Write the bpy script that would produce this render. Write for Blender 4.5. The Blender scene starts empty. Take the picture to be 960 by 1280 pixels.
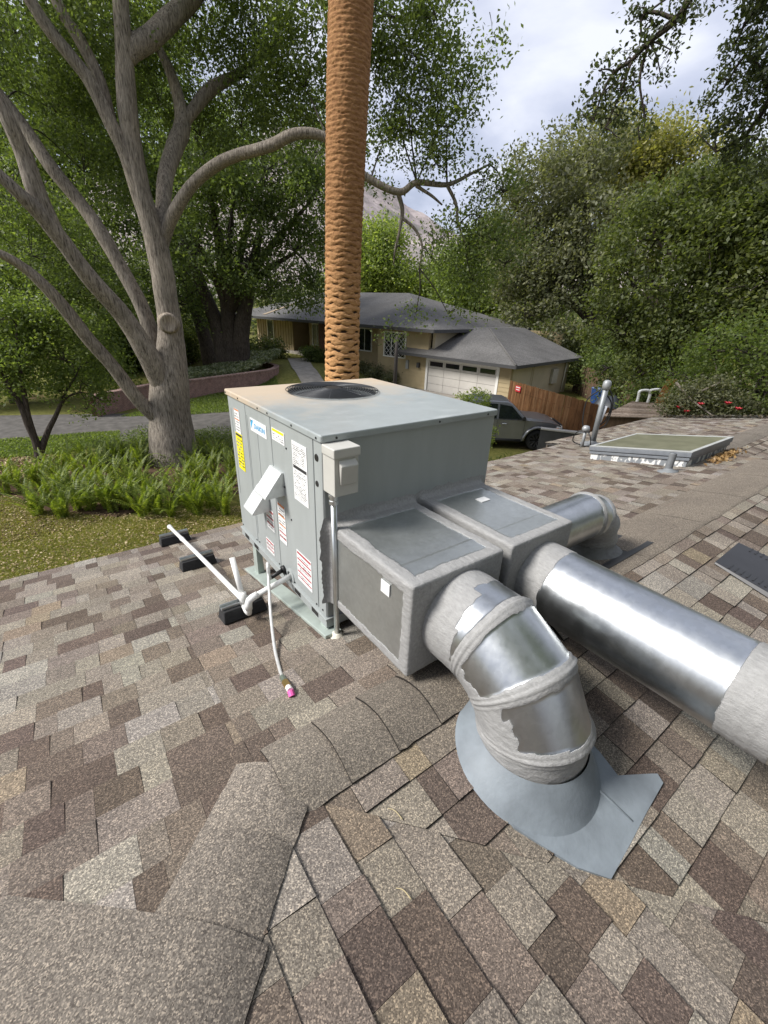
import bpy, math, random
import numpy as np
from mathutils import Vector, Matrix

scene = bpy.context.scene
col = scene.collection
RNG = np.random.default_rng(11)
random.seed(11)
rad = math.radians

# ------------------------------------------------------------------ camera
CAM = np.array([-0.8935, -1.6582, 4.7257]); CF = 540.0
AZ, PITCH, ROLL = 0.92094, 0.44367, -0.03847
F_ = np.array([math.cos(AZ)*math.cos(PITCH), math.sin(AZ)*math.cos(PITCH), -math.sin(PITCH)])
R_ = np.array([math.sin(AZ), -math.cos(AZ), 0.0]); D_ = np.cross(F_, R_)
R2 = math.cos(ROLL)*R_ + math.sin(ROLL)*D_; D2 = -math.sin(ROLL)*R_ + math.cos(ROLL)*D_
cd = bpy.data.cameras.new('camera'); cam = bpy.data.objects.new('camera', cd); col.objects.link(cam)
cd.sensor_fit = 'HORIZONTAL'; cd.sensor_width = 36.0; cd.lens = 36.0*CF/960.0
cd.clip_start = 0.05; cd.clip_end = 9000
m = Matrix.Identity(4)
for i in range(3):
    m[i][0] = R2[i]; m[i][1] = -D2[i]; m[i][2] = -F_[i]; m[i][3] = CAM[i]
cam.matrix_world = m
scene.camera = cam

# ------------------------------------------------------------------ sky, sun, exposure
SUN_EL, SUN_AZ = rad(44), rad(-66)      # azimuth from +Y towards +X
world = bpy.data.worlds.new('World'); scene.world = world; world.use_nodes = True
def build_world():
    nt = world.node_tree; N = nt.nodes; L = nt.links; N.clear()
    out = N.new('ShaderNodeOutputWorld'); bg = N.new('ShaderNodeBackground')
    sky = N.new('ShaderNodeTexSky'); sky.sky_type = 'NISHITA'; sky.sun_disc = False
    sky.sun_elevation = SUN_EL; sky.sun_rotation = SUN_AZ; sky.air_density = 1.0; sky.dust_density = 1.2
    tc = N.new('ShaderNodeTexCoord'); sep = N.new('ShaderNodeSeparateXYZ'); L.new(tc.outputs['Generated'], sep.inputs[0])
    add = N.new('ShaderNodeMath'); add.operation = 'ADD'; add.inputs[1].default_value = 0.22; L.new(sep.outputs['Z'], add.inputs[0])
    mx = N.new('ShaderNodeMath'); mx.operation = 'MAXIMUM'; mx.inputs[1].default_value = 0.08; L.new(add.outputs[0], mx.inputs[0])
    dx = N.new('ShaderNodeMath'); dx.operation = 'DIVIDE'; L.new(sep.outputs['X'], dx.inputs[0]); L.new(mx.outputs[0], dx.inputs[1])
    dy = N.new('ShaderNodeMath'); dy.operation = 'DIVIDE'; L.new(sep.outputs['Y'], dy.inputs[0]); L.new(mx.outputs[0], dy.inputs[1])
    cmb = N.new('ShaderNodeCombineXYZ'); L.new(dx.outputs[0], cmb.inputs[0]); L.new(dy.outputs[0], cmb.inputs[1])
    n1 = N.new('ShaderNodeTexNoise'); n1.inputs['Scale'].default_value = 1.7; n1.inputs['Detail'].default_value = 7; n1.inputs['Roughness'].default_value = .52
    n1.inputs['Distortion'].default_value = .25
    L.new(cmb.outputs[0], n1.inputs['Vector'])
    ramp = N.new('ShaderNodeValToRGB'); e = ramp.color_ramp.elements
    e[0].position = .36; e[0].color = (3.5, 3.85, 4.9, 1); e[1].position = .64; e[1].color = (6.6, 6.8, 7.5, 1)
    k = ramp.color_ramp.elements.new(.48); k.color = (4.6, 4.9, 6.0, 1)
    L.new(n1.outputs['Fac'], ramp.inputs['Fac'])
    mix = N.new('ShaderNodeMix'); mix.data_type = 'RGBA'; mix.inputs['Factor'].default_value = .9
    L.new(sky.outputs[0], mix.inputs['A']); L.new(ramp.outputs[0], mix.inputs['B'])
    L.new(mix.outputs['Result'], bg.inputs['Color']); bg.inputs['Strength'].default_value = .095
    L.new(bg.outputs[0], out.inputs[0])
build_world()
sd = bpy.data.lights.new('sun', 'SUN'); sun = bpy.data.objects.new('sun', sd); col.objects.link(sun)
sd.energy = 3.5; sd.angle = rad(18); sd.color = (1.0, .965, .915)
sdir = Vector((math.sin(SUN_AZ)*math.cos(SUN_EL), math.cos(SUN_AZ)*math.cos(SUN_EL), math.sin(SUN_EL)))
sun.rotation_euler = (-sdir).to_track_quat('-Z', 'Y').to_euler(); sun.location = sdir*60
vs = scene.view_settings; vs.view_transform = 'Standard'; vs.look = 'None'; vs.gamma = 1; vs.exposure = 0.70; vs.use_curve_mapping = False
scene.cycles.max_bounces = 6; scene.cycles.diffuse_bounces = 4; scene.cycles.glossy_bounces = 3
scene.cycles.transmission_bounces = 4; scene.cycles.transparent_max_bounces = 6
scene.cycles.caustics_reflective = False; scene.cycles.caustics_refractive = False

# ------------------------------------------------------------------ pixel helpers (photo pixels, 960 x 1280)
def ray(u, v): return (u-480)/CF*R2 + (v-640)/CF*D2 + F_
def onp(u, v, n, c):
    n = np.array(n, float); d = ray(u, v); return CAM + d*((c - n@CAM)/(n@d))
def onx(u, v, x): return onp(u, v, (1, 0, 0), x)
def ony(u, v, y): return onp(u, v, (0, 1, 0), y)
def onz(u, v, z): return onp(u, v, (0, 0, 1), z)
def at(u, v, d):
    r = ray(u, v); return CAM + r/np.hypot(r[0], r[1])*d
def project(P):
    c = np.atleast_2d(P) - CAM; x = c@R2; y = c@D2; z = np.maximum(c@F_, .02)
    return np.c_[480+CF*x/z, 640+CF*y/z], c@F_

# ------------------------------------------------------------------ noise
def _h(ix, iy, iz, s):
    n = (ix*374761393 + iy*668265263 + iz*2147483647 + s*1274126177) & 0xffffffff
    n = ((n ^ (n >> 13))*1274126177) & 0xffffffff
    n = ((n ^ (n >> 15))*2246822519) & 0xffffffff
    return ((n ^ (n >> 16)) & 0xffff)/65535.0
def vnoise(P, freq=1.0, seed=0):
    P = np.atleast_2d(np.asarray(P, float))*freq + 1000.37
    I = np.floor(P).astype(np.int64); f = P - I; f = f*f*(3-2*f)
    r = 0
    for a in (0, 1):
        for b in (0, 1):
            for c in (0, 1):
                w = (f[:, 0] if a else 1-f[:, 0])*(f[:, 1] if b else 1-f[:, 1])*(f[:, 2] if c else 1-f[:, 2])
                r = r + w*_h(I[:, 0]+a, I[:, 1]+b, I[:, 2]+c, seed)
    return r
def fbm(P, freq=1.0, seed=0, oc=3):
    r = 0; a = .5; t = 0
    for i in range(oc):
        r = r + a*vnoise(P, freq*2**i, seed+i*7); t += a; a *= .5
    return r/t

# ------------------------------------------------------------------ objects
def tag(o, label=None, cat=None, group=None, kind=None):
    if label: o['label'] = label
    if cat: o['category'] = cat
    if group: o['group'] = group
    if kind: o['kind'] = kind
    return o
def empty(name, loc, label, cat, group=None, rz=0.0):
    o = bpy.data.objects.new(name, None); col.objects.link(o); o.location = tuple(loc); o.rotation_euler = (0, 0, rz)
    o.empty_display_size = .2
    bpy.context.view_layer.update()
    return tag(o, label, cat, group)
def adopt(o, parent):
    # parts are given in world coordinates; keep them there under their (moved) parent
    if parent is not None:
        o.parent = parent
        pm = Matrix.Identity(4); chain = []; q = parent
        while q is not None: chain.append(q); q = q.parent
        for q in reversed(chain):
            pm = pm @ (q.matrix_parent_inverse @ Matrix.LocRotScale(q.location, q.rotation_euler, q.scale)) if q.parent else Matrix.LocRotScale(q.location, q.rotation_euler, q.scale)
        o.matrix_parent_inverse = pm.inverted()
def mesh_np(name, V, Q, mat=None, smooth=False, attrs=None, nside=4):
    V = np.asarray(V, np.float32); Q = np.asarray(Q, np.int32).reshape(-1, nside)
    me = bpy.data.meshes.new(name); me.vertices.add(len(V)); me.vertices.foreach_set('co', V.ravel())
    me.loops.add(Q.size); me.loops.foreach_set('vertex_index', Q.ravel())
    me.polygons.add(len(Q)); me.polygons.foreach_set('loop_start', np.arange(0, Q.size, nside, dtype=np.int32))
    if smooth: me.polygons.foreach_set('use_smooth', np.ones(len(Q), bool))
    me.update(calc_edges=True)
    for k, a in (attrs or {}).items():
        a = np.asarray(a, np.float32)
        if a.ndim == 1: me.attributes.new(k, 'FLOAT', 'POINT').data.foreach_set('value', a)
        else:
            c4 = np.ones((len(a), 4), np.float32); c4[:, :3] = a
            me.attributes.new(k, 'FLOAT_COLOR', 'POINT').data.foreach_set('color', c4.ravel())
    if mat: me.materials.append(mat)
    return me
def link(name, me, parent=None, loc=None):
    o = bpy.data.objects.new(name, me); col.objects.link(o)
    if loc is not None: o.location = tuple(loc)
    adopt(o, parent)
    return o

class MB:
    """collects polygons of one part"""
    def __init__(s): s.v = []; s.f = []; s.m = []
    def add(s, V, F, mi=0):
        n = len(s.v); s.v += [tuple(map(float, p)) for p in V]; s.f += [tuple(n+i for i in f) for f in F]; s.m += [mi]*len(F); return s
    def box(s, x0, x1, y0, y1, z0, z1, mi=0):
        return s.add([(x0,y0,z0),(x1,y0,z0),(x1,y1,z0),(x0,y1,z0),(x0,y0,z1),(x1,y0,z1),(x1,y1,z1),(x0,y1,z1)],
                     [(3,2,1,0),(4,5,6,7),(0,1,5,4),(1,2,6,5),(2,3,7,6),(3,0,4,7)], mi)
    def hexa(s, P, mi=0):   # 8 points, bottom loop then top loop
        return s.add(P, [(3,2,1,0),(4,5,6,7),(0,1,5,4),(1,2,6,5),(2,3,7,6),(3,0,4,7)], mi)
    def prism(s, poly, off, mi=0):  # polygon (3d) extruded by vector
        n = len(poly); off = np.array(off, float); P = [np.array(p, float) for p in poly]
        V = P + [p+off for p in P]
        return s.add(V, [tuple(range(n-1, -1, -1)), tuple(range(n, 2*n))] + [(i, (i+1) % n, n+(i+1) % n, n+i) for i in range(n)], mi)
    def tube(s, pts, r, n=10, cap=True, mi=0):
        pts = [np.array(p, float) for p in pts]; k = len(pts)
        rr = [r]*k if np.isscalar(r) else list(r)
        T = [pts[min(i+1, k-1)]-pts[max(i-1, 0)] for i in range(k)]; T = [t/(np.linalg.norm(t)+1e-12) for t in T]
        a = np.array([0, 0, 1.0]) if abs(T[0][2]) < .9 else np.array([1.0, 0, 0])
        u = np.cross(T[0], a); u /= np.linalg.norm(u); V = []
        for i in range(k):
            u = u - T[i]*(u@T[i]); u /= np.linalg.norm(u)+1e-12; w = np.cross(T[i], u)
            for j in range(n):
                t = 2*math.pi*j/n; V.append(pts[i]+rr[i]*(math.cos(t)*u+math.sin(t)*w))
        F = [(i*n+j, i*n+(j+1) % n, (i+1)*n+(j+1) % n, (i+1)*n+j) for i in range(k-1) for j in range(n)]
        if cap: F += [tuple(range(n-1, -1, -1)), tuple((k-1)*n+j for j in range(n))]
        return s.add(V, F, mi)
    def lathe(s, prof, c=(0, 0, 0), axis=(0, 0, 1), n=32, mi=0, closed=False):
        c = np.array(c, float); ax = np.array(axis, float); ax /= np.linalg.norm(ax)
        a = np.array([1.0, 0, 0]) if abs(ax[0]) < .9 else np.array([0, 1.0, 0])
        u = np.cross(ax, a); u /= np.linalg.norm(u); w = np.cross(ax, u); V = []
        for (r, h) in prof:
            for j in range(n):
                t = 2*math.pi*j/n; V.append(c+ax*h+r*(math.cos(t)*u+math.sin(t)*w))
        k = len(prof); kk = k if closed else k-1
        F = [(i*n+j, i*n+(j+1) % n, ((i+1) % k)*n+(j+1) % n, ((i+1) % k)*n+j) for i in range(kk) for j in range(n)]
        return s.add(V, F, mi)
    def mesh(s, name, mats, smooth=False):
        me = bpy.data.meshes.new(name); me.from_pydata(s.v, [], s.f); me.update()
        mats = mats if isinstance(mats, (list, tuple)) else [mats]
        for q in mats: me.materials.append(q)
        if len(mats) > 1: me.polygons.foreach_set('material_index', s.m)
        if smooth: me.polygons.foreach_set('use_smooth', [True]*len(me.polygons))
        return me
    def build(s, name, mats, parent=None, smooth=False, bevel=0, seg=2, recalc=False):
        me = s.mesh(name, mats, smooth)
        if recalc:
            import bmesh
            bm = bmesh.new(); bm.from_mesh(me); bmesh.ops.recalc_face_normals(bm, faces=bm.faces); bm.to_mesh(me); bm.free()
        o = link(name, me, parent)
        if bevel:
            b = o.modifiers.new('bevel', 'BEVEL'); b.width = bevel; b.segments = seg; b.limit_method = 'ANGLE'; b.angle_limit = rad(40)
            if seg > 1:
                me.polygons.foreach_set('use_smooth', [True]*len(me.polygons))
                w = o.modifiers.new('wn', 'WEIGHTED_NORMAL'); w.keep_sharp = False
        return o

# ------------------------------------------------------------------ materials
MATS = {}
class NT:
    def __init__(s, name):
        s.m = bpy.data.materials.new(name); s.m.use_nodes = True; s.nt = s.m.node_tree; s.N = s.nt.nodes; s.L = s.nt.links
        s.N.clear(); s.out = s.N.new('ShaderNodeOutputMaterial'); s.b = s.N.new('ShaderNodeBsdfPrincipled')
        s.L.new(s.b.outputs[0], s.out.inputs[0])
    def n(s, t, **kw):
        q = s.N.new(t)
        for k, v in kw.items(): setattr(q, k, v)
        return q
    def lk(s, a, b): s.L.new(a, b)
    def pos(s):
        return s.n('ShaderNodeNewGeometry').outputs['Position']
    def obj(s): return s.n('ShaderNodeTexCoord').outputs['Object']
    def noise(s, vec, scale, detail=4, rough=.55, dist=0):
        q = s.n('ShaderNodeTexNoise'); q.inputs['Scale'].default_value = scale; q.inputs['Detail'].default_value = detail
        q.inputs['Roughness'].default_value = rough; q.inputs['Distortion'].default_value = dist
        if vec is not None: s.lk(vec, q.inputs['Vector'])
        return q.outputs['Fac']
    def scale(s, vec, sc):
        q = s.n('ShaderNodeVectorMath', operation='MULTIPLY'); s.lk(vec, q.inputs[0]); q.inputs[1].default_value = sc; return q.outputs[0]
    def ramp(s, fac, stops):
        q = s.n('ShaderNodeValToRGB'); e = q.color_ramp.elements
        while len(e) < len(stops): e.new(.5)
        for i, (p, c) in enumerate(stops):
            e[i].position = p; e[i].color = (*c, 1) if len(c) == 3 else c
        s.lk(fac, q.inputs['Fac']); return q.outputs['Color']
    def mix(s, fac, a, b, mode='MIX'):
        q = s.n('ShaderNodeMix', data_type='RGBA', blend_type=mode)
        for k, v in (('Factor', fac), ('A', a), ('B', b)):
            if isinstance(v, (int, float)): q.inputs[k].default_value = v
            elif isinstance(v, tuple): q.inputs[k].default_value = (*v, 1) if len(v) == 3 else v
            else: s.lk(v, q.inputs[k])
        return q.outputs['Result']
    def math(s, op, a, b=0.0, clamp=False):
        q = s.n('ShaderNodeMath', operation=op, use_clamp=clamp)
        for i, v in enumerate((a, b)):
            if isinstance(v, (int, float)): q.inputs[i].default_value = v
            else: s.lk(v, q.inputs[i])
        return q.outputs[0]
    def attr(s, name):
        return s.n('ShaderNodeAttribute', attribute_name=name)
    def bump(s, h, strength=.3, dist=.01, prev=None):
        q = s.n('ShaderNodeBump'); q.inputs['Strength'].default_value = strength; q.inputs['Distance'].default_value = dist
        s.lk(h, q.inputs['Height'])
        if prev is not None: s.lk(prev, q.inputs['Normal'])
        s.lk(q.outputs[0], s.b.inputs['Normal']); return q.outputs[0]
    def set(s, color=None, rough=None, metal=None, spec=None):
        for k, v in (('Base Color', color), ('Roughness', rough), ('Metallic', metal), ('Specular IOR Level', spec)):
            if v is None: continue
            if isinstance(v, (int, float)): s.b.inputs[k].default_value = v
            elif isinstance(v, tuple): s.b.inputs[k].default_value = (*v, 1)
            else: s.lk(v, s.b.inputs[k])
        return s
def simple(name, c, rough=.6, metal=0.0, var=.12, scale=6.0, bump=0.0, bscale=60.0, spec=.5):
    if name in MATS: return MATS[name]
    t = NT(name); p = t.pos(); f = t.noise(p, scale, 5)
    lo = tuple(x*(1-var) for x in c); hi = tuple(min(1, x*(1+var)) for x in c)
    t.set(t.ramp(f, [(.3, lo), (.7, hi)]), rough, metal, spec)
    if bump: t.bump(t.noise(p, bscale, 3), bump, .004)
    MATS[name] = t.m; return t.m

def m_shingle():
    t = NT('shingle_granules'); p = t.pos(); a = t.attr('tint').outputs['Color']
    v = t.n('ShaderNodeTexVoronoi'); v.inputs['Scale'].default_value = 300; t.lk(p, v.inputs['Vector'])
    sepc = t.n('ShaderNodeSeparateColor'); t.lk(v.outputs['Color'], sepc.inputs[0])
    sp = t.ramp(sepc.outputs[0], [(0, (.50, .48, .47)), (.45, (.86, .85, .84)), (.74, (1.12, 1.10, 1.06)), (1, (2.1, 2.0, 1.85))])
    big = t.noise(p, 130, 3, .7); bigc = t.ramp(big, [(.3, (.72, .71, .7)), (.7, (1.28, 1.26, 1.22))])
    st = t.noise(p, 2.3, 4, .6); stc = t.ramp(st, [(.3, (.86, .85, .85)), (.7, (1.1, 1.09, 1.07))])
    c = t.mix(1.0, a, sp, 'MULTIPLY'); c = t.mix(1.0, c, bigc, 'MULTIPLY'); c = t.mix(1.0, c, stc, 'MULTIPLY')
    t.set(c, .93, 0, .25)
    t.bump(t.math('ADD', sepc.outputs[0], big), .55, .003)
    return t.m
M_SH = m_shingle()

def m_metal(name, mastic=(.315, .312, .305), base=(.58, .60, .605), rough=.24, patina=.0, metal=1.0):
    """galvanised sheet; vertex attribute 'mastic' switches to brushed-on duct sealer"""
    t = NT(name); p = t.pos(); ma = t.attr('mastic').outputs['Fac']
    sp = t.n('ShaderNodeTexVoronoi'); sp.inputs['Scale'].default_value = 55; t.lk(p, sp.inputs['Vector'])
    s1 = t.n('ShaderNodeSeparateColor'); t.lk(sp.outputs['Color'], s1.inputs[0])
    n1 = t.noise(p, 7, 5, .6); n2 = t.noise(t.scale(p, (1, 1, .25)), 26, 4, .65)
    cm = t.ramp(n1, [(.25, tuple(x*.78 for x in base)), (.75, base)])
    cm = t.mix(.05, cm, s1.outputs[0])
    if patina: cm = t.mix(patina, cm, (.36, .36, .33))
    r1 = t.math('ADD', t.math('MULTIPLY', n2, .22), rough-.11)
    fine = t.noise(p, 190, 4, .7); brush = t.noise(t.scale(p, (1.0, .35, 1.0)), 75, 4, .7)
    cs = t.ramp(brush, [(.2, tuple(x*.72 for x in mastic)), (.55, mastic), (.85, tuple(min(1, x*1.28) for x in mastic))])
    mk = t.math('MULTIPLY', t.math('SUBTRACT', t.math('ADD', ma, t.math('MULTIPLY', t.math('SUBTRACT', fine, .5), .5)), .38), 7.0, clamp=True)
    mkc = t.math('MINIMUM', mk, 1.0)
    t.set(t.mix(mkc, cm, cs), t.math('ADD', t.math('MULTIPLY', mkc, .62), t.math('MULTIPLY', r1, t.math('SUBTRACT', 1.0, mkc))), t.math('MULTIPLY', t.math('SUBTRACT', 1.0, mkc), metal))
    hb = t.math('MULTIPLY', t.math('ADD', brush, t.math('MULTIPLY', fine, .5)), mkc)
    b1 = t.bump(hb, .7, .006)
    t.bump(t.noise(t.scale(p, (1, .15, 1)), 14, 3, .5), .05, .008, b1)
    return t.m
M_DUCT = m_metal('galvanised_duct', rough=.34)
M_DUCTOLD = m_metal('weathered_galvanised', rough=.34, patina=.45)
M_PLENUM = m_metal('plenum_sheet_metal', rough=.36, patina=.15, metal=.84, base=(.58, .61, .60))

def m_leaf(name, c1, c2, trans=.35):
    t = NT(name); g = t.n('ShaderNodeNewGeometry'); f = t.noise(g.outputs['Position'], .55, 3)
    isl = g.outputs['Random Per Island']
    mixf = t.math('ADD', t.math('MULTIPLY', isl, .55), t.math('MULTIPLY', f, .45))
    c = t.ramp(mixf, [(.15, tuple(x*.62 for x in c1)), (.5, c1), (.85, c2)])
    t.set(c, .5, 0, .4)
    tr = t.n('ShaderNodeBsdfTranslucent'); t.lk(t.mix(1.0, c, (1.5, 1.6, .7), 'MULTIPLY'), tr.inputs[0])
    ms = t.n('ShaderNodeMixShader'); ms.inputs[0].default_value = trans
    t.lk(t.b.outputs[0], ms.inputs[1]); t.lk(tr.outputs[0], ms.inputs[2]); t.lk(ms.outputs[0], t.out.inputs[0])
    return t.m
def m_bark(name, c1, c2, sc=9.0, bump=.8):
    t = NT(name); p = t.pos(); st = t.scale(p, (1, 1, .13)); n1 = t.noise(st, sc*6.0, 7, .70, .5); n2 = t.noise(p, 1.1, 3)
    c = t.ramp(n1, [(.33, tuple(x*.22 for x in c1)), (.46, c1), (.66, c2)])
    c = t.mix(1.0, c, t.ramp(n2, [(.3, (.75, .75, .75)), (.7, (1.15, 1.13, 1.1))]), 'MULTIPLY')
    t.set(c, .9, 0, .2); t.bump(n1, bump, .04); return t.m
def brick_mat(name, c1, c2, mortar, scale, bw=.5, rh=.25, ms=.02, plane='YZ', bump=.4):
    t = NT(name); p = t.obj(); s = t.n('ShaderNodeSeparateXYZ'); t.lk(p, s.inputs[0]); k = t.n('ShaderNodeCombineXYZ')
    t.lk(s.outputs[plane[0]], k.inputs[0]); t.lk(s.outputs[plane[1]], k.inputs[1])
    b = t.n('ShaderNodeTexBrick'); t.lk(k.outputs[0], b.inputs['Vector'])
    b.inputs['Color1'].default_value = (*c1, 1); b.inputs['Color2'].default_value = (*c2, 1); b.inputs['Mortar'].default_value = (*mortar, 1)
    b.inputs['Scale'].default_value = scale; b.inputs['Brick Width'].default_value = bw; b.inputs['Row Height'].default_value = rh; b.inputs['Mortar Size'].default_value = ms
    n = t.noise(p, 5, 4); t.set(t.mix(1.0, b.outputs['Color'], t.ramp(n, [(.3, (.75, .75, .75)), (.7, (1.2, 1.2, 1.2))]), 'MULTIPLY'), .9, 0, .2)
    t.bump(t.math('SUBTRACT', 1.0, b.outputs['Fac']), bump, .01); return t.m
# ================================================================== the ground and the setting
HO = np.array([18.45, 16.95, 0.0]); HT = rad(9.6)
HU = np.array([-math.sin(HT), math.cos(HT), 0]); HW = np.array([math.cos(HT), math.sin(HT), 0])
def sstep(x, a, b):
    t = np.clip((x-a)/(b-a), 0, 1); return t*t*(3-2*t)
def gheight(X, Y):
    a = (X-HO[0])*HU[0]+(Y-HO[1])*HU[1]; b = (X-HO[0])*HW[0]+(Y-HO[1])*HW[1]
    rise = .75*sstep(a, 5.5, 10.0)*sstep(b, -9.0, -4.0)
    far = sstep(np.hypot(X, Y), 70, 400)
    return rise*(1-far) + 6*far
def m_ground():
    t = NT('lawn_and_soil'); p = t.pos()
    n1 = t.noise(p, .35, 5, .6); n2 = t.noise(p, 6, 5, .7); n3 = t.noise(p, 42, 3, .7)
    grass = t.ramp(n2, [(.3, (.085, .098, .024)), (.55, (.16, .155, .042)), (.8, (.27, .225, .085))])
    dirt = t.ramp(n2, [(.3, (.07, .042, .026)), (.7, (.16, .105, .062))])
    c = t.mix(t.ramp(n1, [(.56, (0, 0, 0)), (.66, (1, 1, 1))]), grass, dirt)
    c = t.mix(1.0, c, t.ramp(n3, [(.3, (.7, .7, .7)), (.7, (1.3, 1.3, 1.25))]), 'MULTIPLY')
    t.set(c, .95, 0, .15); t.bump(n3, .6, .03); return t.m
def build_ground():
    fine = np.arange(-40, 70.1, .8)
    far_ = 70*1.35**np.arange(1, 16); ax = np.r_[-40-(far_[::-1]-70), fine, far_]
    X, Y = np.meshgrid(ax, ax, indexing='ij'); Z = gheight(X, Y) + (vnoise(np.c_[X.ravel(), Y.ravel(), 0*X.ravel()], .6, 3).reshape(X.shape)-.5)*.05
    n = len(ax); idx = np.arange(n*n).reshape(n, n)
    Q = np.stack([idx[:-1, :-1], idx[1:, :-1], idx[1:, 1:], idx[:-1, 1:]], -1).reshape(-1, 4)
    tag(link('ground', mesh_np('ground', np.c_[X.ravel(), Y.ravel(), Z.ravel()], Q, m_ground(), True)), kind='structure')
build_ground()

def ribbon(name, near, far, z, mat, sub=14, kind='structure'):
    near = np.array(near, float); far = np.array(far, float)
    def res(P):
        k = np.linspace(0, len(P)-1, (len(P)-1)*sub+1); i = np.clip(k.astype(int), 0, len(P)-2); f = (k-i)[:, None]
        return P[i]*(1-f)+P[i+1]*f
    A, B = res(near), res(far); rows = [A*(1-t)+B*t for t in np.linspace(0, 1, 13)]
    V = []
    for R in rows:
        for p in R: V.append((p[0], p[1], 0))
    V = np.array(V); V[:, 2] = gheight(V[:, 0], V[:, 1])+z
    n = len(A); Q = [(r*n+i, r*n+i+1, (r+1)*n+i+1, (r+1)*n+i) for r in range(12) for i in range(n-1)]
    return tag(link(name, mesh_np(name, V, Q, mat, True)), kind=kind)
M_ASPH = simple('old_asphalt', (.105, .098, .09), .95, 0, .3, 3.5, .5, 90, .2)
M_CONC = simple('concrete', (.30, .275, .24), .9, 0, .22, 2.5, .3, 60, .2)
M_MULCH = simple('mulch_soil', (.085, .055, .036), .97, 0, .45, 9, .8, 45, .1)
ribbon('road', [(-24, 25.6), (-12, 20.8), (-2.9, 17.3), (3.1, 15.0), (8, 12.2), (12.0, 9.0)], [(-24, 30), (-12, 26.2), (-3.0, 22.4), (4.3, 19.3), (8.5, 17.8), (12.0, 15.6)], .035, M_ASPH)
ribbon('driveway', [(11.9, 8.6), (14.5, 10.5), (18.9, 14.2)], [(11.9, 16.2), (14.5, 19.3), (17.9, 19.9)], .040, M_CONC)
ribbon('path', [(11.2, 22.6), (12.3, 26.6), (14.3, 31.6)], [(12.6, 22.0), (13.7, 26.2), (15.9, 31.2)], .045, M_CONC)
ribbon('planting_bed', [(-6, 9.3), (-2, 9.2), (1, 9.6), (3.4, 9.0), (5.5, 8.2)], [(-6, 15.6), (-2, 15.5), (1, 13.9), (3.8, 12.9), (5.5, 12)], .03, M_MULCH)

def build_mountain():
    # the range behind the houses
    n = 120; k = 46; az0, az1 = rad(12), rad(112)
    A = np.linspace(az0, az1, n); V = []; Dg = np.degrees(A)
    crest = 170 + 240*np.exp(-((Dg-64)/14)**2) + 120*np.exp(-((Dg-95)/16)**2) + 40*np.exp(-((Dg-30)/14)**2)
    for j in range(k):
        f = j/(k-1); d = 800+700*f
        X = CAM[0]+d*np.cos(A); Y = CAM[1]+d*np.sin(A); P = np.c_[X, Y, 0*X]
        rid = fbm(P, .006, 5, 5)
        z = -5 + crest*f**.9*(.72+.56*rid)
        V.append(np.c_[X, Y, z])
    V = np.concatenate(V); Q = [(j*n+i, j*n+i+1, (j+1)*n+i+1, (j+1)*n+i) for j in range(k-1) for i in range(n-1)]
    t = NT('hazed_chaparral'); p = t.pos(); n1 = t.noise(p, .018, 7, .65); n2 = t.noise(p, .07, 5, .7)
    c = t.ramp(t.math('ADD', t.math('MULTIPLY', n1, .6), t.math('MULTIPLY', n2, .4)), [(.36, (.15, .16, .13)), (.5, (.30, .26, .25)), (.62, (.46, .40, .38))])  # pale pinkish greys: distance haze put into the slope colours
    t.set(c, 1, 0, 0)
    tag(link('mountain', mesh_np('mountain', V, Q, t.m, True)), kind='structure')
build_mountain()

# ================================================================== our house: roof, shingles, walls
SL = .20; YR = -.70; XP = -.62; ZR = 3.075 - SL*YR; YE = 2.56; XF = 10.9; X0, Y0 = -5.0, -4.2; XS = 6.35; YR2 = .34; ZR2 = 3.075-SL*YR2
def zL(x, y): return 3.075 - SL*y
def zRp(x, y): return ZR + SL*(y-YR)
def zD(x, y): return ZR - SL*(x-XP)
def zR2(x, y): return ZR2 + SL*(y-YR2)
EXP = .143
def clip(poly, a, b, c):   # keep a*x+b*y+c >= 0
    out = []
    for i in range(len(poly)):
        p, q = poly[i], poly[(i+1) % len(poly)]
        dp = a*p[0]+b*p[1]+c; dq = a*q[0]+b*q[1]+c
        if dp >= 0: out.append(p)
        if (dp >= 0) != (dq >= 0):
            t = dp/(dp-dq); out.append((p[0]+t*(q[0]-p[0]), p[1]+t*(q[1]-p[1])))
    return out
PAL = [((.285, .262, .230), .30), ((.240, .214, .185), .24), ((.200, .170, .145), .17), ((.138, .111, .095), .18), ((.310, .296, .268), .08), ((.270, .226, .175), .03)]
PC = np.array([p[0] for p in PAL])*np.array([.87, .875, .885]); PW = np.array([p[1] for p in PAL]); PW /= PW.sum()
house = empty('house', (3.0, -.5, 0.0), 'house with brown mixed-tone shingle roof carrying the grey air conditioner', 'house')
pieces = []   # (verts, n, tint)
def piece(poly, zf, butt, thick, tint):
    """poly in plan, butt(x,y) -> 0 at upper edge .. 1 at lower edge"""
    if len(poly) < 3: return
    ar = 0
    for i in range(len(poly)):
        p, q = poly[i], poly[(i+1) % len(poly)]; ar += p[0]*q[1]-q[0]*p[1]
    if abs(ar)/2 < 3e-4: return
    if ar < 0: poly = poly[::-1]
    top = [(x, y, zf(x, y)+.0015+thick*min(1, max(0, butt(x, y)))) for x, y in poly]; bot = [(x, y, zf(x, y)-.006) for x, y in poly]
    pieces.append((top, bot, tint))
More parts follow.
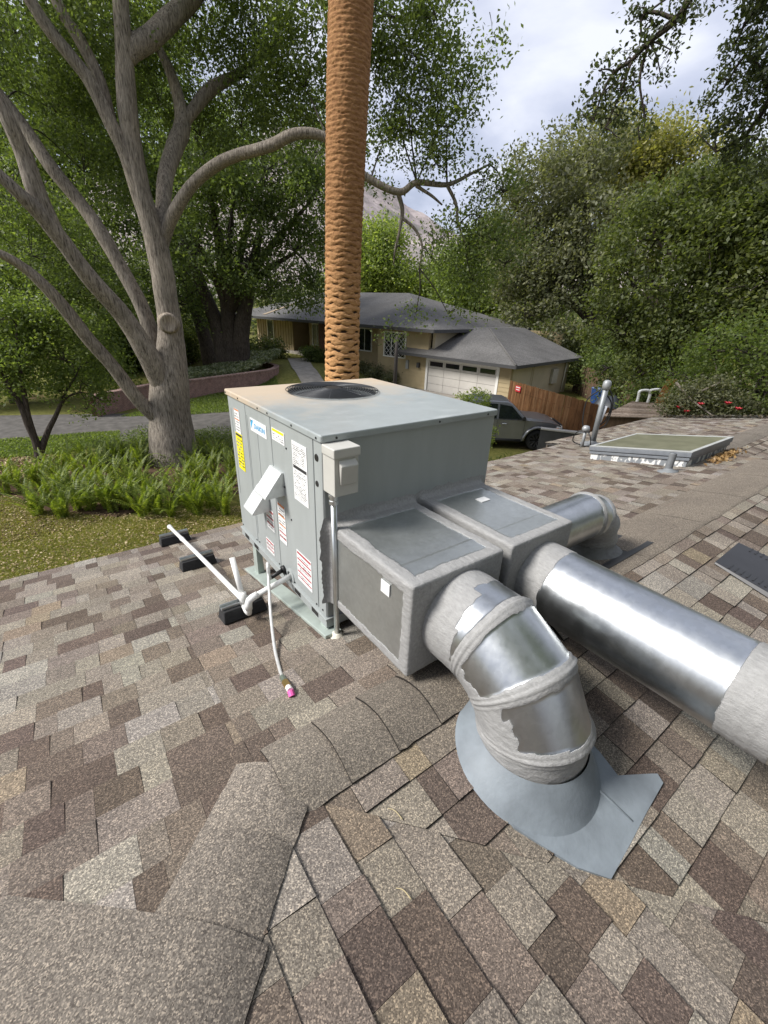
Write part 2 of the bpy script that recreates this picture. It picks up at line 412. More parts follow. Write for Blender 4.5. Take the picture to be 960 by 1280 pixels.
def run_courses(lo, hi, zf, along, down, clips, d0, d1, seed, jit=.004):
    """along: 0 if courses run along X, 1 if along Y; down: +1/-1 direction of fall on the other axis"""
    rg = np.random.default_rng(seed); k = 0; d = d1
    while (d - d0)*down > 0 and k < 400:
        ub = d - down*(EXP+.03)         # upper edge tucked under the next course
        s = lo - rg.uniform(0, .3); last = -1; base = rg.choice(len(PAL), p=PW)
        while s < hi:
            w = rg.choice([.09, .12, .15, .18, .22, .27], p=[.16, .2, .22, .2, .14, .08])*rg.uniform(.88, 1.12)
            ci = rg.choice(len(PAL), p=PW)
            while ci == last: ci = rg.choice(len(PAL), p=PW)
            last = ci; tint = PC[ci]*rg.uniform(.88, 1.12)*np.array([1, rg.uniform(.97, 1.02), rg.uniform(.95, 1.03)])
            thick = rg.choice([.0070, .0125], p=[.45, .55]) if ci not in (3,) else rg.choice([.0065, .011])
            e0 = s + .0006; e1 = s+w-.0006; dj = rg.normal(0, jit*.35)
            dd = d + dj
            if along == 0: poly = [(e0, ub), (e1, ub), (e1, dd), (e0, dd)]; bt = lambda x, y, ub=ub, dd=dd: (y-ub)/(dd-ub)
            else: poly = [(ub, e0), (ub, e1), (dd, e1), (dd, e0)]; bt = lambda x, y, ub=ub, dd=dd: (x-ub)/(dd-ub)
            for c in clips: 
                if len(poly) >= 3: poly = clip(poly, *c)
            piece(poly, zf, bt, thick, tint)
            s += w
        d -= down*EXP; k += 1
# L plane: above the hip line for x < XP, beyond the ridge for x >= XP
run_courses(X0, XP, zL, 0, +1, [(-1, 1, -(-XP+YR)), (-1, 0, XP)], -3.6, YE, 1)
run_courses(XP, XS, zL, 0, +1, [(1, 0, -XP), (-1, 0, XS), (0, 1, -YR)], YR-.1, YE, 2)
run_courses(XS, XF, zL, 0, +1, [(1, 0, -XS), (-1, 0, XF), (0, 1, -YR2)], YR2-.1, YE+.35, 3)
# R plane
run_courses(XP, XS, zRp, 0, -1, [(1, 1, -(XP+YR)), (0, -1, YR), (-1, 0, XS)], YR+.05, YR-.10-EXP*24, 4)
run_courses(XS, XF, zR2, 0, -1, [(1, 0, -XS), (0, -1, YR2), (-1, 0, XF)], YR2+.05, YR2-.06-EXP*24, 5)
# D plane (falls towards +X)
run_courses(Y0, YR+.05, zD, 1, +1, [(1, -1, -XP+YR), (-1, -1, XP+YR), (1, 0, -X0)], X0, XP-.012+EXP*22, 6)

EDGE = np.array([.030, .027, .025])   # cut asphalt edge
def emit_shingles():
    # size in the photograph decides which pieces become single parts
    cen = np.array([np.mean(t, 0) for t, b, c in pieces]); area = []
    allv = np.concatenate([np.array(t) for t, b, c in pieces]); off = np.cumsum([0]+[len(t) for t, b, c in pieces])
    uv, dep = project(allv)
    for i in range(len(pieces)):
        u = uv[off[i]:off[i+1]]; d = dep[off[i]:off[i+1]]
        if (d < .2).any(): area.append(0); continue
        u = np.clip(u, [0, 0], [960, 1280]); x, y = u[:, 0], u[:, 1]
        area.append(.5*abs(np.dot(x, np.roll(y, -1))-np.dot(y, np.roll(x, -1))))
    area = np.array(area)
    hid = (cen[:, 0] > -.05) & (cen[:, 0] < 1.3) & (cen[:, 1] > -.9) & (cen[:, 1] < 1.4)   # under the unit and its ducts
    order = np.argsort(-np.where(hid, 0, area)); single = set(order[:300].tolist())
    V = []; F = []; T = []; nv = 0
    for i, (top, bot, tint) in enumerate(pieces):
        n = len(top); faces = [tuple(range(n))]+[(n+j, 2*n+j, 2*n+(j+1) % n, n+(j+1) % n) for j in range(n)]; tn = [tint]*n+[EDGE]*(2*n)
        if i in single:
            c = cen[i]; pts = np.array(top+top+bot)-c
            me = bpy.data.meshes.new('shingle'); me.from_pydata(pts.tolist(), [], faces); me.update(); me.materials.append(M_SH)
            me.attributes.new('tint', 'FLOAT_COLOR', 'POINT').data.foreach_set('color', np.c_[np.array(tn), np.ones(3*n)].astype(np.float32).ravel())
            link('shingle', me, house, c)
        else:
            V += top+top+bot; F += [tuple(nv+j for j in f) for f in faces]; T += tn; nv += 3*n
    me = bpy.data.meshes.new('shingle_field'); me.from_pydata(V, [], F); me.update(); me.materials.append(M_SH)
    me.attributes.new('tint', 'FLOAT_COLOR', 'POINT').data.foreach_set('color', np.c_[np.array(T), np.ones(len(T))].astype(np.float32).ravel())
    tag(link('shingle_field', me, house), kind='stuff')
emit_shingles()

def cap_piece(name, p, dirv, length, wl, wr, zl, zr, tint, lift0, lift1, rnd=.012, seed=0, jag=.0015):
    """one folded cap: starts at p (plan), runs along dirv; wl / wr = half widths to the left / right of travel"""
    d = np.array(dirv, float); d /= np.linalg.norm(d); nrm = np.array([-d[1], d[0]]); rg = np.random.default_rng(seed)
    ns = 9; S = np.r_[np.linspace(-wr, 0, 7), np.linspace(0, wl, 7)[1:]]; V = []; n = len(S)
    for i in range(ns):
        f = i/(ns-1); c = np.array(p)+d*length*f
        for j, s in enumerate(S):
            e = jag*rg.normal() if j in (0, n-1) else 0
            q = c+nrm*(s+e); z = min(zl(*q), zr(*q)) if abs(s) > 1e-6 else zl(*q)
            z = min(zl(*q), zr(*q)) - rnd*math.exp(-(s/.05)**2)*.6
            ed = 1-.72*min(1, abs(s)/(wl if s > 0 else wr))**2; V.append((q[0], q[1], z+(lift0*(1-f)+lift1*f)*ed+.006+.0025*(vnoise([[q[0]*9, q[1]*9, 1]], 1, 4)[0]-.5)))
    m_ = len(V); V2 = V+[(x, y, z-.011) for x, y, z in V]
    F = [(i*n+j, i*n+j+1, (i+1)*n+j+1, (i+1)*n+j) for i in range(ns-1) for j in range(n-1)]
    F2 = [tuple(m_+k for k in f[::-1]) for f in F]
    per = [j for j in range(n)]+[i*n+n-1 for i in range(1, ns)]+[(ns-1)*n+j for j in range(n-2, -1, -1)]+[i*n for i in range(ns-2, 0, -1)]
    P3 = [V[i] for i in per]; o3 = len(V2); V2 = V2+P3+[(x, y, z-.011) for x, y, z in P3]; np_ = len(per)
    F3 = [(o3+(k+1) % np_, o3+k, o3+np_+k, o3+np_+(k+1) % np_) for k in range(np_)]
    me = bpy.data.meshes.new(name); me.from_pydata(V2, [], F+F2+F3); me.update(); me.materials.append(M_SH)
    me.attributes.new('tint', 'FLOAT_COLOR', 'POINT').data.foreach_set('color', np.c_[np.array([tint]*m_+[EDGE]*(len(V2)-m_)), np.ones(len(V2))].astype(np.float32).ravel())
    import bmesh
    bm = bmesh.new(); bm.from_mesh(me); bmesh.ops.recalc_face_normals(bm, faces=bm.faces); bm.to_mesh(me); bm.free()
    return link(name, me, house)
CT = np.array([.200, .182, .160])
# ridge caps by the plenum: each left piece laps over the right one
for k in range(9):
    x = 1.35-.215*(k+1)
    if x+.26 < XP+.1: break
    cap_piece('ridge_cap', (max(x, XP-.03), YR), (1, 0), .27, .165, .145, zL, zRp, CT*random.uniform(.85, 1.12), .044, .008, seed=k)
# broad cap strip along the far ridge
for k in range(12):
    x = 1.15+.98*k
    if x > XS-.3: break
    cap_piece('ridge_cap', (x, YR+.08), (1, 0), min(1.0, XS-.02-x), .38, .10, zL, zRp, np.array([.188, .168, .145])*random.uniform(.97, 1.03), .015, .013, seed=40+k, jag=.004)
for k in range(8):
    x = XS+.02+.98*k
    if x > XF-.3: break
    cap_piece('ridge_cap', (x, YR2+.03), (1, 0), min(1.0, XF-.02-x), .20, .16, zL, zR2, np.array([.170, .155, .137])*random.uniform(.97, 1.03), .015, .013, seed=80+k, jag=.004)
# hip caps climbing from the ridge end towards the camera: the upper piece laps over the lower one
hd = np.array([-1, -1])/math.sqrt(2)
for k in range(8):
    last = k >= 2; p = np.array([XP, YR])+hd*(-.07+.235*k)
    cap_piece('hip_cap', p, hd, .31, .15 if not last else .17, .15 if not last else .60, zD, zL, CT*np.array([1.0, 1.0, 1.02])*random.uniform(.86, 1.12), .044, .008, seed=120+k)

# deck, fascia and walls under the shingles
def deck():
    b = MB(); t = .012
    def sheet(poly, zf):
        top = [(x, y, zf(x, y)-t) for x, y in poly]; b.prism(top, (0, 0, -.03))
    sheet([(X0, YE-.02), (X0, X0-XP+YR), (XP, YR), (XS, YR), (XS, YE-.02)], zL)
    sheet([(XS, YE+.32), (XS, YR2), (XF-.02, YR2), (XF-.02, YE+.32)], zL)
    sheet([(XP, YR), (XP+3.4, YR-3.4), (XS, YR-3.4), (XS, YR)], zRp)
    sheet([(XS, YR2), (XS, YR2-3.4), (XF-.02, YR2-3.4), (XF-.02, YR2)], zR2)
    sheet([(XP, YR), (X0, X0-XP+YR), (X0, -7.5), (XP+3.2, -7.5), (XP+3.2, YR-3.2)], zD)
    b.build('roof_deck', simple('roof_felt', (.05, .047, .045), .95), house)
    f = MB(); f.box(X0, XS, YE-.045, YE-.022, zL(0, YE)-.19, zL(0, YE)-.008); f.box(XS+.002, XF, YE+.29, YE+.315, zL(0, YE+.3)-.19, zL(0, YE+.3)-.008)
    f.build('fascia', simple('brown_trim', (.12, .09, .07), .7), house)
    w = MB(); w.box(X0+.3, XF-.5, YR-2.9, YE-.5, -.1, 2.38)
    w.build('wall', simple('stucco', (.45, .40, .32), .9, 0, .1, 3, .3, 80), house)
    g = MB(); g.prism([(XS+.001, YR, zL(0, YR)-.02), (XS+.001, YR2, zL(0, YR2)-.02), (XS+.001, YR, ZR2-.3)], (.02, 0, 0)); g.build('gable_board', simple('brown_trim', (.12, .09, .07)), house)
deck()
# ================================================================== packaged air conditioner
L1, L2, ZT = 1.320, 1.190, 4.2; ZB = ZT-1.024; TL = .034; OV = .012
def m_paint(name, c, dusty=False):
    t = NT(name); p = t.pos(); n1 = t.noise(p, 4, 5, .6); n2 = t.noise(t.scale(p, (1, 1, .22)), 9, 5, .6)
    cc = t.ramp(n2, [(.3, tuple(x*.93 for x in c)), (.7, tuple(x*1.05 for x in c))])
    rough = .34
    if dusty:
        s = t.n('ShaderNodeSeparateXYZ'); t.lk(p, s.inputs[0])
        d1 = t.noise(p, 3.2, 6, .65); d2 = t.noise(p, 30, 4, .7)
        far = t.math('ADD', t.math('MULTIPLY', s.outputs['Y'], .75), t.math('MULTIPLY', s.outputs['X'], -.10))   # settled along the far edge
        mk = t.math('ADD', t.math('ADD', far, t.math('MULTIPLY', d1, .9)), t.math('MULTIPLY', d2, .25))
        k = t.ramp(mk, [(.95/2, (0, 0, 0)), (1.65/2, (1, 1, 1))]) if False else t.math('MULTIPLY', t.math('SUBTRACT', mk, .86), 1.9, clamp=True)
        cc = t.mix(t.math('MULTIPLY', k, .8), cc, (.52, .40, .27))
        wipe = t.noise(t.scale(p, (1.0, 3.0, 1)), 6, 5, .7)
        cc = t.mix(t.math('MULTIPLY', t.math('SUBTRACT', wipe, .58), 1.6, clamp=True), cc, (.62, .64, .63))
        rr = t.math('ADD', t.math('MULTIPLY', k, .35), t.math('ADD', .20, t.math('MULTIPLY', wipe, .28)))
        t.set(cc, rr, 0, .5)
    else: t.set(cc, t.math('ADD', .26, t.math('MULTIPLY', n1, .2)), 0, .5)
    t.bump(t.noise(p, 2.6, 2, .5), .06, .05)
    MATS[name] = t.m; return t.m
M_UNIT = m_paint('grey_cabinet_paint', (.345, .370, .365)); M_LID = m_paint('grey_lid_paint', (.335, .365, .365), True)
M_DARK = simple('black_plastic', (.018, .018, .019), .45, 0, .15); M_SCREW = simple('dark_screw', (.03, .03, .032), .4, .6)
M_GALV = simple('galvanised_steel', (.62, .64, .64), .38, 1, .12, 14); M_WIRE = simple('black_wire_guard', (.05, .052, .055), .38, .4)
M_WHITE = simple('white_pvc', (.80, .80, .78), .32, 0, .04, 8)
unit = empty('air_conditioner', (.595, .66, ZB), 'large grey packaged rooftop air conditioner with fan grille on top', 'air conditioner')
def build_unit():
    x0, x1, y0, y1 = OV, L2-OV, OV, L1-OV
    b = MB(); b.box(x0+.004, x1, y0, y1, ZB, ZT-TL+.004); cab = b.build('cabinet', M_UNIT, unit, bevel=.006)
    # access panels on the service side (x = 0), divided by seams
    for (ya, yb, nm) in ((.985, y1-.012, 'access_panel'), (.602, .979, 'access_panel'), (.104, .596, 'access_panel')):
        q = MB(); q.box(x0-.0015, x0+.02, ya, yb, ZB+.016, ZT-TL-.004); q.build(nm, M_UNIT, unit, bevel=.004)
    q = MB(); q.box(x0-.0015, x0+.02, y0+.003, .098, ZB+.004, ZT-TL-.003); q.build('corner_post', M_UNIT, unit, bevel=.006)
    # embossed ribs
    for (ya, z0, z1) in ((.80, 3.38, 4.05), (.955, ZB+.1, 4.1), (1.245, ZB+.3, 4.09)):
        q = MB(); q.box(x0-.004, x0, ya, ya+.012, z0, z1); q.build('rib', M_UNIT, unit, bevel=.0018)
    # lid with a round fan opening
    cx, cy, R = .60, .93, .295; n = 64; b = MB()
    ring = [(cx+R*math.cos(2*math.pi*i/n), cy+R*math.sin(2*math.pi*i/n)) for i in range(n)]
    def hit(i):
        a = 2*math.pi*(i)/n; dx, dy = math.cos(a), math.sin(a); t = min([((L2-.006 if dx > 0 else .006)-cx)/dx if abs(dx) > 1e-9 else 1e9, ((L1-.006 if dy > 0 else .006)-cy)/dy if abs(dy) > 1e-9 else 1e9])
        return (cx+dx*t, cy+dy*t)
    out = [hit(i) for i in range(n)]
    corners = [(L2-.006, L1-.006), (.006, L1-.006), (.006, .006), (L2-.006, .006)]
    for i in range(n):
        j = (i+1) % n; poly = [ring[i], out[i]]
        for c in corners:
            a0 = math.atan2(out[i][1]-cy, out[i][0]-cx); ac = (math.atan2(c[1]-cy, c[0]-cx)-a0) % (2*math.pi); aj = (math.atan2(out[j][1]-cy, out[j][0]-cx)-a0) % (2*math.pi)
            if 1e-6 < ac < aj-1e-6: poly.append(c)
        poly += [out[j], ring[j]]
        b.add([(x, y, ZT) for x, y in poly], [tuple(range(len(poly)))])
        b.add([(ring[i][0], ring[i][1], ZT), (ring[j][0], ring[j][1], ZT), (ring[j][0], ring[j][1], ZT-.09), (ring[i][0], ring[i][1], ZT-.09)], [(0, 1, 2, 3)])
    # rolled rim
    prof = [(.006, 0), (.0025, -.0015), (.0005, -.005), (0, -.010), (0, -TL+.004), (.002, -TL), (.016, -TL-.001)]
    def loop(o, z):
        r = max(.001, .014-o) ; P = []
        for (cx_, cy_, a0) in ((L2-o-r, L1-o-r, 0), (o+r, L1-o-r, 90), (o+r, o+r, 180), (L2-o-r, o+r, 270)):
            for k in range(5): a = rad(a0+22.5*k); P.append((cx_+r*math.cos(a), cy_+r*math.sin(a), ZT+z))
        return P
    loops = [loop(o, z) for o, z in prof]; m = len(loops[0])
    for a, c in zip(loops, loops[1:]): b.add(a+c, [(i, m+i, m+(i+1) % m, (i+1) % m) for i in range(m)])
    lid = b.build('lid', M_LID, unit, recalc=False)
    # drip lip under the lid rim
    s = MB()
    for (x, y, d) in [(0, .045, 0), (0, .30, 0), (0, .60, 0), (0, .74, 0), (0, 1.06, 0), (0, 1.29, 0)]: s.lathe([(.0, -.0035), (.0055, -.003), (.0055, .001)], (x, y, ZT-.019), (1, 0, 0), 10)
    for x in (.08, .717, 1.1): s.lathe([(.0, -.0035), (.0055, -.003), (.0055, .001)], (x, 0, ZT-.019), (0, 1, 0), 10)
    s.build('lid_screw', M_SCREW, lid)
    # fan, hub and guard
    f = MB(); f.lathe([(R-.004, -.005), (R-.004, -.30)], (cx, cy, ZT), n=48); f.lathe([(0, -.301), (R-.004, -.30)], (cx, cy, ZT), n=48); f.build('fan_shroud', M_DARK, unit)
    h = MB(); h.lathe([(0, -.012), (.062, -.014), (.07, -.022), (.072, -.12), (0, -.12)], (cx, cy, ZT+.040), n=6); h.build('motor', simple('motor_black', (.035, .033, .031), .5, .3), unit, bevel=.004)
    for k in range(3):
        a = 2*math.pi*k/3+.35; V = []
        for i in range(7):
            r = .06+(R-.09)*i/6; w = .10+.13*i/6
            for s_ in (-1, 0, 1):
                th = a+s_*w/(2*r+.08)*1.1+.12*i/6; V.append((cx+r*math.cos(th), cy+r*math.sin(th), ZT-.135+s_*.045))
        bl = MB(); bl.add(V, [(i*3+j, i*3+j+1, (i+1)*3+j+1, (i+1)*3+j) for i in range(6) for j in range(2)]); o = bl.build('fan_blade', simple('fan_blade_metal', (.40, .41, .41), .4, .5), unit, smooth=True)
        so = o.modifiers.new('t', 'SOLIDIFY'); so.thickness = .003
    g = MB(); nr = 15
    for i in range(nr):
        r = .075+(R+.012-.075)*i/(nr-1); z = ZT+.012+.014*math.cos(math.pi/2*i/(nr-1))
        g.lathe([(r+.0028*math.cos(t), .0028*math.sin(t)) for t in (0, math.pi/2, math.pi, 3*math.pi/2)], (cx, cy, z), n=56, closed=True)
    for k in range(8):
        a = 2*math.pi*k/8+.2; g.tube([(cx+r*math.cos(a), cy+r*math.sin(a), ZT+.0105+.014*math.cos(math.pi/2*(r-.07)/.26)) for r in (.07, .16, .25, R+.012)], .0032, 6)
    g.build('fan_guard', M_WIRE, unit, smooth=True)
    # ventilation hood: two sloping scoops on the service panel
    def hood(y0_, y1_, zt, drop, out_, nm):
        b = MB(); P = [(x0-.0005, zt), (x0-.016, zt+.001), (x0-out_, zt-drop+.012), (x0-out_, zt-drop), (x0-.0005, zt-drop+.004)]
        b.prism([(x, y1_, z) for x, z in P], (0, -(y1_-y0_), 0)); return b.build(nm, simple('zinc_hood', (.62, .64, .63), .42, .35, .1, 20), unit, bevel=.002)
    hd1 = hood(.460, .618, 3.878, .140, .118, 'vent_hood'); hood(.700, .850, 3.684, .140, .118, 'vent_hood')
    sc = MB()
    for (y, z) in ((.47, 3.86), (.448, 3.80), (.595, 3.69)): sc.lathe([(0, -.004), (.006, -.0035), (.006, .001)], (x0-.006, y, z), (1, 0, 0), 8)
    sc.build('screw', M_SCREW, hd1)
    # knockouts, grommet, screws
    for (y, z, r) in ((.065, 4.08, .017), (.068, 3.949, .014)):
        k = MB(); k.lathe([(0, -.001), (r, -.0015), (r*1.15, .003)], (x0-.003, y, z), (1, 0, 0), 20); k.build('knockout_plug', M_DARK, unit)
    k = MB(); k.lathe([(.030, -.004), (.034, -.008), (.05, -.004), (.05, .002)], (x0-.002, .455, 3.205), (1, 0, 0), 24); k.build('drain_grommet', M_UNIT, unit)
    for (y, z) in [(.40, 4.035), (.39, 3.62), (.12, ZB+.03), (.05, ZB+.035), (.62, ZB+.03), (.95, ZB+.035), (1.0, ZB+.03), (1.27, ZB+.035), (1.30, ZB+.05)]:
        k = MB(); k.lathe([(0, -.004), (.0055, -.0035), (.0055, .001)], (x0-.002, y, z), (1, 0, 0), 8); k.build('screw', M_SCREW, unit)
    # base rail
    r = MB(); r.box(x0-.006, x1+.004, y0-.006, y1+.004, ZB-.062, ZB-.002); r.box(x0-.012, x1+.01, y0-.012, y1+.01, ZB-.010, ZB+.002)
    rl = r.build('base_rail', M_UNIT, unit, bevel=.002)
    for y in (.10, .32, .98, 1.16):
        h = MB(); h.box(x0-.0085, x0-.0055, y, y+.075, ZB-.048, ZB-.020); h.build('lifting_slot', M_DARK, rl)
build_unit()

# printed labels ----------------------------------------------------
def flat(name, c, rough=.45): return simple(name, c, rough, 0, .04, 30)
LW, LR, LO, LY, LB, LK, LG = flat('label_white', (.78, .78, .77)), flat('label_red', (.42, .06, .07)), flat('label_orange', (.62, .20, .05)), flat('label_yellow', (.80, .70, .02)), flat('label_blue', (.03, .38, .72)), flat('label_black', (.03, .03, .035)), flat('label_grey', (.42, .42, .42))
def label_plate(name, y0, y1, z0, z1, bars, parent=unit, txt=0, seed=0, base=LW, x=OV-.0035, tilt=0):
    """y0 > y1: left to right as read from outside; bars: (z fraction from top, height fraction, slot)"""
    b = MB(); rg = random.Random(seed); mats = [base, LR, LO, LY, LB, LK, LG]
    def q(ya, yb, za, zb, s, d):
        b.add([(x-d, ya, za), (x-d, yb, za), (x-d, yb, zb), (x-d, ya, zb)], [(0, 1, 2, 3)], s)
    b.box(x-.0006, x+.0012, y1, y0, z0, z1, 0); h = z1-z0; w = y0-y1
    for (f, hh, s) in bars: q(y0-.04*w, y1+.04*w, z1-(f+hh)*h, z1-f*h, s, .0010)
    if txt:
        for i in range(txt):
            z = z1-h*(.06+.9*i/txt); y = y0-.07*w
            if any(f-.01 < (z1-z)/h < f+hh+.02 for f, hh, s in bars): continue
            while y > y1+.1*w:
                l = w*rg.uniform(.04, .13); 
                if rg.random() < .82 and y-l > y1+.05*w: q(y, y-l, z-h*.32/txt, z, 5 if rg.random() < .5 else 6, .0013)
                y -= l+w*.02
    return b.build(name, mats, parent)
label_plate('warning_label', 1.187, 1.095, 3.942, 4.098, [(0, .06, 2), (.40, .05, 2)], txt=8, seed=1)
label_plate('warning_label', 1.203, 1.085, 3.685, 3.938, [(.02, .06, 5)], txt=10, seed=2, base=LY)
lp = label_plate('brand_label', .902, .657, 4.018, 4.096, [])
label_plate('notice_label', .577, .416, 4.043, 4.110, [(.03, .22, 3)], txt=5, seed=3)
label_plate('rating_label', .327, .165, 3.778, 4.100, [(.39, .055, 5)], txt=30, seed=4)
label_plate('warning_label', .77, .655, 3.415, 3.56, [(.05, .10, 1), (.38, .08, 1), (.7, .07, 1)], txt=9, seed=5)
label_plate('warning_label', .575, .475, 3.408, 3.662, [(.0, .06, 2), (.28, .035, 2), (.52, .035, 2), (.72, .035, 1), (.86, .03, 1)], txt=14, seed=6)
label_plate('warning_label', .815, .69, 3.225, 3.315, [(.05, .12, 1), (.38, .09, 1), (.68, .08, 1)], txt=6, seed=7)
label_plate('warning_label', .345, .165, 3.252, 3.452, [(.03, .07, 1), (.24, .05, 1), (.45, .05, 1), (.66, .05, 1), (.85, .04, 1)], txt=15, seed=8)
def lettering(txt, p, size, right, up, mat, parent, shear=0.0, name='lettering', stretch=1.0):
    cu = bpy.data.curves.new('t', 'FONT'); cu.body = txt; cu.size = size; cu.extrude = .0004; cu.shear = shear; cu.resolution_u = 4; cu.offset = size*.006; cu.space_character = 1.12
    o = bpy.data.objects.new('t', cu); col.objects.link(o); dg = bpy.context.evaluated_depsgraph_get()
    me = bpy.data.meshes.new_from_object(o.evaluated_get(dg)); bpy.data.objects.remove(o)
    R = np.array(right, float); U = np.array(up, float); Nn = np.cross(R, U)
    co = np.zeros(len(me.vertices)*3, np.float32); me.vertices.foreach_get('co', co); co = co.reshape(-1, 3)
    P = np.array(p)+co[:, :1]*R*stretch+co[:, 1:2]*U+co[:, 2:]*Nn
    me.vertices.foreach_set('co', P.astype(np.float32).ravel()); me.materials.clear(); me.materials.append(mat); me.update()
    return link(name, me, parent)
lettering('DAIKIN', (OV-.0052, .846, 4.042), .043, (0, -1, 0), (0, 0, 1), LB, lp, .2, stretch=1.06)
e = MB(); e.add([(OV-.0050, .892, 4.086), (OV-.0050, .852, 4.086), (OV-.0050, .892, 4.030)], [(0, 1, 2)], 0); e.add([(OV-.0052, .892, 4.086), (OV-.0052, .872, 4.086), (OV-.0052, .892, 4.066)], [(0, 1, 2)], 1)
e.build('emblem', [LB, LK], lp)

# support frame ----------------------------------------------------
frame = empty('support_frame', (.6, .6, 3.0), 'pale green galvanised support stand under the air conditioner', 'stand')
def build_frame():
    M = simple('pale_green_steel', (.44, .50, .46), .5, .3, .12, 8)
    for yy in (.06, 1.10):
        zr = zL(0, yy)
        for xx in (.03, 1.12):
            b = MB(); h = ZB-.064
            b.hexa([(xx-.02, yy-.05, zr+.02), (xx+.03, yy-.05, zr+.02), (xx+.03, yy+.03, zr+.005), (xx-.02, yy+.03, zr+.005), (xx-.015, yy-.035, h), (xx+.025, yy-.035, h), (xx+.025, yy+.03, h), (xx-.015, yy+.03, h)])
            b.build('leg', M, frame, bevel=.002)
    for xx in (.0, 1.10):
        b = MB(); P = []
        b.hexa([(xx-.03, -.045, zL(0, -.045)+.006), (xx+.07, -.045, zL(0, -.045)+.006), (xx+.07, 1.24, zL(0, 1.24)+.006), (xx-.03, 1.24, zL(0, 1.24)+.006), (xx-.03, -.045, zL(0, -.045)+.030), (xx+.07, -.045, zL(0, -.045)+.030), (xx+.07, 1.24, zL(0, 1.24)+.022), (xx-.03, 1.24, zL(0, 1.24)+.022)])
        b.build('foot_rail', M, frame, bevel=.003)
    b = MB(); b.box(.045, 1.11, .02, .06, zL(0, .04)+.035, ZB-.066); b.build('front_rail', M, frame, bevel=.002)
    b = MB(); b.box(.045, 1.11, 1.07, 1.11, ZB-.13, ZB-.066); b.build('cross_rail', M, frame, bevel=.002)
build_frame()

# disconnect switch and its conduit ---------------------------------
sw = empty('disconnect_switch', (.08, -.05, 3.93), 'beige electrical disconnect box on the cabinet above the steel conduit', 'switch box')
def build_switch():
    M = simple('beige_enclosure', (.50, .49, .45), .5, 0, .05, 12)
    b = MB(); b.box(.010, .138, -.098, .009, 3.935, 4.140); b.build('box', M, sw, bevel=.005)
    b = MB(); b.box(.004, .144, -.106, .008, 4.118, 4.163); b.build('hood', M, sw, bevel=.006)
    b = MB(); b.hexa([(.036, -.108, 3.992), (.120, -.108, 3.992), (.120, -.097, 3.992), (.036, -.097, 3.992), (.030, -.126, 4.085), (.122, -.126, 4.085), (.122, -.097, 4.112), (.030, -.097, 4.112)]); b.build('cover', M, sw, bevel=.006)
    b = MB(); b.lathe([(0, -.014), (.008, -.012), (.009, 0)], (.105, -.05, 3.936), (0, 0, 1), 12); b.build('knockout', M_GALV, sw)
build_switch()
cn = empty('conduit', (.033, -.052, 3.085), 'vertical steel electrical conduit rising from the roof to the beige box', 'conduit')
b = MB(); b.tube([(.037, -.052, 3.087), (.030, -.052, 3.90)], .0150, 14); b.build('pipe', M_GALV, cn, smooth=True)
b = MB(); b.lathe([(.016, -.03), (.022, -.03), (.022, -.012), (.019, -.01), (.019, .006), (.024, .008), (.024, .018), (.016, .02)], (.030, -.052, 3.915), n=16); b.build('connector', M_GALV, cn, smooth=False)
b = MB(); P = []
for (r, h) in ((.052, -.004), (.046, .006), (.030, .012), (.022, .028), (.014, .030)): P.append((r, h))
b.lathe(P, (.037, -.052, 3.086), n=14); o = b.build('sealant', simple('cream_sealant', (.66, .62, .52), .7, 0, .15, 40, .6, 60), cn, smooth=True)
for i, v in enumerate(o.data.vertices):
    k = .75+.55*vnoise([[v.co.x, v.co.y, v.co.z]], 40, 2)[0]; v.co.x = .037+(v.co.x-.037)*k; v.co.y = -.052+(v.co.y+.052)*k

